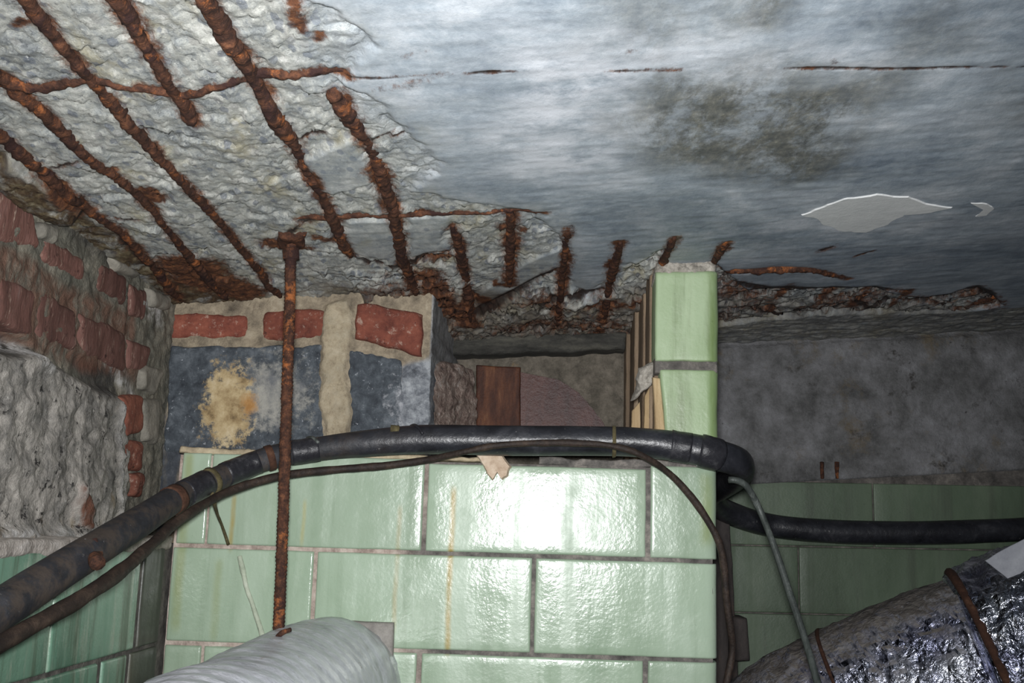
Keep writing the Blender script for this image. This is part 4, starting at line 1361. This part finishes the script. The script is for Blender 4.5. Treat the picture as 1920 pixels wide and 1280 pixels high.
_top = onC(547, 457)
shaft = tube('shaft', [_top + CN * 0.02, onY(545, 500, YROD), onY(541, 640, YROD), onY(536, 800, YROD), onY(531, 960, YROD), onY(526, 1100, YROD), onY(521, 1206, YROD)], 0.0064, M_RUSTROD, rod, sides=14, step=0.0012, shape=thread, rough=0.16, rfreq=120)
tube('nut', [onY(546, 467, YROD), onY(546, 486, YROD)], 0.0110, M_RUSTROD, shaft, sides=6, step=0.004, rough=0.2)
slab('top_plate', [onC(524, 447, .002), onC(578, 446, .002), onC(566, 470, .002), onC(518, 472, .002)], 0.010, M_RUST, rod, n=(18, 12), r=0.004, amp=0.005, freq=70, wob=0.008, wfreq=60, label='rusted plate fixed to the ceiling')

# ================================================================== CABLES
def atP(l):
    return [onY(a, b, d) for a, b, d in l]


CABLE_R = [(-330, 1340, .70, .0178), (-150, 1232, .80, .0178), (0, 1141, .895, .0178), (90, 1084, .96, .0178), (175, 1031, 1.03, .0174), (255, 982, 1.12, .0166), (335, 931, 1.21, .0150), (430, 887, 1.285, .0142), (510, 857, 1.312, .0146),
           (600, 841, 1.33, .0150), (700, 830, 1.33, .0170), (800, 824, 1.33, .0187), (960, 826, 1.33, .0190), (1100, 827, 1.33, .0185), (1200, 829, 1.328, .0182), (1290, 840, 1.326, .0188), (1345, 853, 1.329, .0190),
           (1384, 868, 1.365, .0190), (1382, 890, 1.45, .0190), (1352, 912, 1.60, .0190), (1332, 928, 1.78, .0190), (1350, 952, 1.88, .0200), (1420, 979, 1.93, .0205), (1500, 992, 1.935, .0205), (1620, 998, 1.935, .0205),
           (1760, 998, 1.935, .0205), (1920, 992, 1.935, .0205), (2150, 980, 1.935, .0205)]
CABLE = [t[:3] for t in CABLE_R]
cable = empty('power_cable', onY(0, 1125, .895), 'thick black cable looped across the green pillar and along the right wall', 'cable')
CR = 0.0187
rads = [t[3] for t in CABLE_R]


def cab_shape(C, a, s):
    q = np.repeat(s[:, None], len(a), 1)
    A = np.repeat(a[None, :], len(s), 0)
    return 1 + 0.05 * fbm(q * 14, np.cos(A) * 1.5, np.sin(A) * 1.5, 3, 97)


tube('sheath', atP(CABLE), rads, M_CABLE, cable, sides=28, step=0.006, shape=cab_shape)
CC, CRR, CS = spline(atP(CABLE), rads, 0.002)


def proj(P):
    c = (P - EYE) @ RW
    return CX + F * c[:, 0] / -c[:, 2], CY - F * c[:, 1] / -c[:, 2]


_u, _v = proj(CC)
_front = CC[:, 1] < 1.4


def cable_at(px):
    k = np.argmin(np.where(_front, np.abs(_u - px), 1e9))
    return k


def band_on(name, px0, px1, grow, mat, rough=0.08, label=None, parent=None):
    k0, k1 = cable_at(px0), cable_at(px1)
    seg = CC[min(k0, k1):max(k0, k1) + 1]
    pts = seg[::max(1, len(seg) // 5)]
    if len(pts) < 2:
        pts = np.array([seg[0], seg[-1]])
    return tube(name, pts, float(np.mean(CRR[min(k0, k1):max(k0, k1) + 1])) * grow, mat, parent or cable, sides=28, step=0.003, rough=rough, rfreq=60, label=label)


M_TAPE = mat_noise('black_tape', [(0.3, (22, 22, 26)), (0.55, (44, 44, 48)), (0.75, (82, 82, 84))], 40, rough=0.3, bump=0.3)
M_RUSTTIE = mat_noise('rusty_tie', [(0.3, (44, 29, 24)), (0.55, (74, 49, 37)), (0.75, (108, 78, 60))], 60)
band_on('tie_band', 318, 332, 1.10, M_RUSTTIE, label='rusty brown tie on the left length')
band_on('tie_band', 499, 512, 1.08, M_RUSTTIE, label='rusty brown tie beside the rod')
band_on('tape_wrap', 345, 392, 1.13, M_TAPE, 0.12)
band_on('tape_wrap', 420, 500, 1.05, M_TAPE, 0.08)
tape3 = band_on('tape_wrap', 545, 600, 1.06, M_TAPE, 0.08)
band_on('tape_wrap', 1258, 1300, 1.05, M_TAPE, 0.08)
band_on('tape_wrap', 1312, 1350, 1.07, M_TAPE, 0.12)
band_on('string_tie', 1148, 1154, 1.03, M_STRING, 0.25, 'dirty yellow string knotted round the cable')
tie2 = band_on('string_tie', 391, 397, 1.17, M_STRING, 0.2, 'dirty string round the taped length')


def helix(px0, px1, turns, grow, r, mat, name, parent=None):
    k0, k1 = cable_at(px0), cable_at(px1)
    seg = CC[k0:k1 + 1]
    T = np.gradient(seg, axis=0)
    T /= np.linalg.norm(T, axis=1)[:, None]
    N = np.cross(T, [0, 0, 1.0]); N /= np.linalg.norm(N, axis=1)[:, None]
    B = np.cross(T, N)
    ph = np.linspace(0, turns * 2 * np.pi, len(seg)) + 2.4
    P = seg + (N * np.cos(ph)[:, None] + B * np.sin(ph)[:, None]) * (CRR[k0:k1 + 1] * grow)[:, None]
    tube(name, P[::4], r, mat, parent or cable, sides=6, step=0.004)


helix(550, 600, 0.55, 1.06, 0.0022, M_WIRE, 'tape_edge', tape3)
helix(735, 800, 0.6, 1.01, 0.0022, M_TAPE, 'tape_edge')
k = cable_at(742)
tube('resin_blob', [CC[k] + [-0.005, -CR * 0.55, CR * 0.68], CC[k] + [0.005, -CR * 0.56, CR * 0.70]], 0.0058, M_STRING, cable, sides=10, step=0.003, rough=0.5)
# rusted clip under the near length
k = cable_at(172)
tube('cable_clip', [CC[k] + [0.006, -0.012, 0.012], CC[k] + [0.012, -0.012, -0.002], onY(176, 1046, 1.0), onY(182, 1056, 0.985)], [.003, .004, .006, .0075], M_RUST, cable, sides=10, step=0.004, rough=0.35, label='rusted clip on the left length')
# the string end hanging from the tape
tube('string_end', atP([(396, 920, 1.250), (401, 938, 1.250), (407, 962, 1.29), (418, 990, 1.33), (428, 1020, 1.348)]), [.0026, .0026, .002, .0017, .0022], M_STRING, tie2, sides=8, step=0.005, rough=0.3, label='dirty string end hanging down')

THIN = [(-250, 1378, .715), (-100, 1274, .785), (0, 1207, .855), (112, 1145, .93), (168, 1111, .97), (224, 1073, 1.03), (285, 1020, 1.10), (335, 976, 1.155), (420, 925, 1.238), (520, 893, 1.285), (620, 881, 1.318), (720, 873, 1.325), (800, 862, 1.32), (870, 847, 1.302),
        (940, 834, 1.298), (1040, 830, 1.296), (1140, 835, 1.296), (1200, 852, 1.30), (1260, 892, 1.325), (1310, 950, 1.335), (1346, 1012, 1.342), (1357, 1060, 1.352), (1362, 1120, 1.36), (1370, 1180, 1.37), (1373, 1225, 1.38), (1358, 1300, 1.38)]
tr = [.0072] * 6 + [.006, .0055] + [.0050] * 4 + [.0042] * 6 + [.0046] * 8
tube('thin_cable', atP(THIN), tr, M_BROWNCABLE, None, sides=12, step=0.006, rough=0.22, rfreq=40, label='thin brown cable strung under the thick black one and hanging by the pillar edge', cat='cable')
WIRE = [(1366, 899, 1.338), (1384, 901, 1.338), (1402, 914, 1.345), (1424, 955, 1.36), (1450, 1020, 1.345), (1480, 1110, 1.325), (1510, 1200, 1.30), (1535, 1285, 1.27), (1580, 1420, 1.22)]
tube('hanging_wire', atP(WIRE), [.0042] * 9, M_WIRE, None, sides=12, step=0.006, rough=0.1, label='grey wire hanging slanted in front of the right tiles', cat='wire')

# ================================================================== DARK TRUNKING BESIDE THE PILLAR
tk = empty('wall_trunking', onY(1360, 1290, 1.90), 'dark upright trunking strip just right of the green pillar', 'trunking')
slab('strip', [onY(1300, 960, 1.90), onY(1368, 958, 1.90), onY(1388, 1320, 1.90), onY(1300, 1320, 1.90)], 0.08, M_TRUNK, tk, n=(12, 30), r=0.004, amp=0.002, freq=30, wob=0.002)
slab('box', [onY(1366, 1156, 1.885), (onY(1402, 1160, 1.885)), onY(1408, 1240, 1.885), onY(1368, 1240, 1.885)], 0.085, M_TRUNK, tk, n=(10, 12), r=0.006, amp=0.002, freq=40, wob=0.002)

# ================================================================== FOIL DUCT
duct = empty('foil_duct', onY(1600, 1400, 1.70), 'dusty foil wrapped duct rising to the bottom right corner', 'duct')


def crinkle(amp, f):
    def g(C, a, s):
        q = np.repeat(s[:, None], len(a), 1)
        A = np.repeat(a[None, :], len(s), 0)
        return 1 + amp * fbm(q * f + A * 1.2, np.cos(A) * 5, np.sin(A) * 5, 4, 87, True) + 0.05 * fbm(q * 7, np.cos(A) * 1.3, np.sin(A) * 1.3, 3, 88)
    return g


DUCT = atP([(1410, 1435, 1.76), (1440, 1415, 1.75), (1520, 1378, 1.73), (1640, 1330, 1.70), (1760, 1288, 1.665), (1870, 1255, 1.63)])
fw = tube('foil_wrap', DUCT, [.085, .118, .132, .136, .138, .140], M_FOIL, duct, sides=110, step=0.004, shape=crinkle(0.035, 34), label='dusty crinkled foil')
D2 = atP([(1850, 1262, 1.633), (1880, 1252, 1.627), (1960, 1226, 1.605), (2080, 1190, 1.573), (2250, 1140, 1.53)])
D2.append(D2[-1] + (D2[-1] - D2[-2]) * 4.0)          # on along the wall, past the frame
tube('foil_sleeve', D2, [.140, .150, .152, .153, .154, .154], M_FOIL2, duct, sides=110, step=0.004, shape=crinkle(0.06, 26), label='shiny crinkled foil sleeve at the right edge')


def ring(name, c, ax, R, r, mat, parent, w=0.006, label=None, n=72):
    ax = unit(ax)
    u = unit(np.cross(ax, [0, 0, 1.0])); v = np.cross(ax, u)
    C = np.array([c + R * (u * math.cos(t) + v * math.sin(t)) for t in np.linspace(0, 2 * np.pi, n)])
    SEED[0] += 1
    sd = SEED[0]

    def shp(C, a, k, N, B):
        return 1 + 0.3 * fbm(C[:, None, 0] * 40 + 0 * a[None, :], C[:, None, 2] * 40 + np.cos(a)[None, :], None, 3, sd)
    return add_mesh(name, tube_mesh(name, C, np.full(n, r), mat, 10, shp, False), parent, label=label)


ring('strap', onY(1866, 1257, 1.629), D2[1] - D2[0], 0.148, 0.0065, M_RUSTTIE, duct, label='rust brown strap round the joint')
ring('strap', onY(1612, 1342, 1.706), DUCT[3] - DUCT[2], 0.136, 0.0032, M_RUSTTIE, fw, label='thin brown strap on the dusty foil')

# paper flap lying on the sleeve
_pf = [onY(1846, 1052, 1.50), onY(1880, 1030, 1.495), onY(1935, 1002, 1.49), onY(1960, 1040, 1.49), (onY(1912, 1076, 1.495)), onY(1890, 1084, 1.50)]
_pn = unit(np.cross(_pf[2] - _pf[0], _pf[4] - _pf[0]))
if _pn.dot(EYE - _pf[0]) < 0:
    _pn = -_pn
prism('paper_scrap', _pf, _pn, 0.002, M_PAPER, None, jag=0.002, sub=4, inset=0.02, label='torn grey paper scrap caught on the shiny foil sleeve', cat='paper')

# broken clay piece hanging over the top tile edge
_sh = [(890, 850), (942, 850), (960, 874), (952, 892), (942, 900), (932, 886), (922, 899), (911, 886), (904, 870)]
prism('clay_shard', [onY(a, b, YT - 0.010) for a, b in _sh], np.array([0, -1.0, 0]), 0.016, M_SHARD, None, jag=0.003, sub=4, inset=0.12, label='broken pale clay shard under the cable on the top tiles', cat='shard')
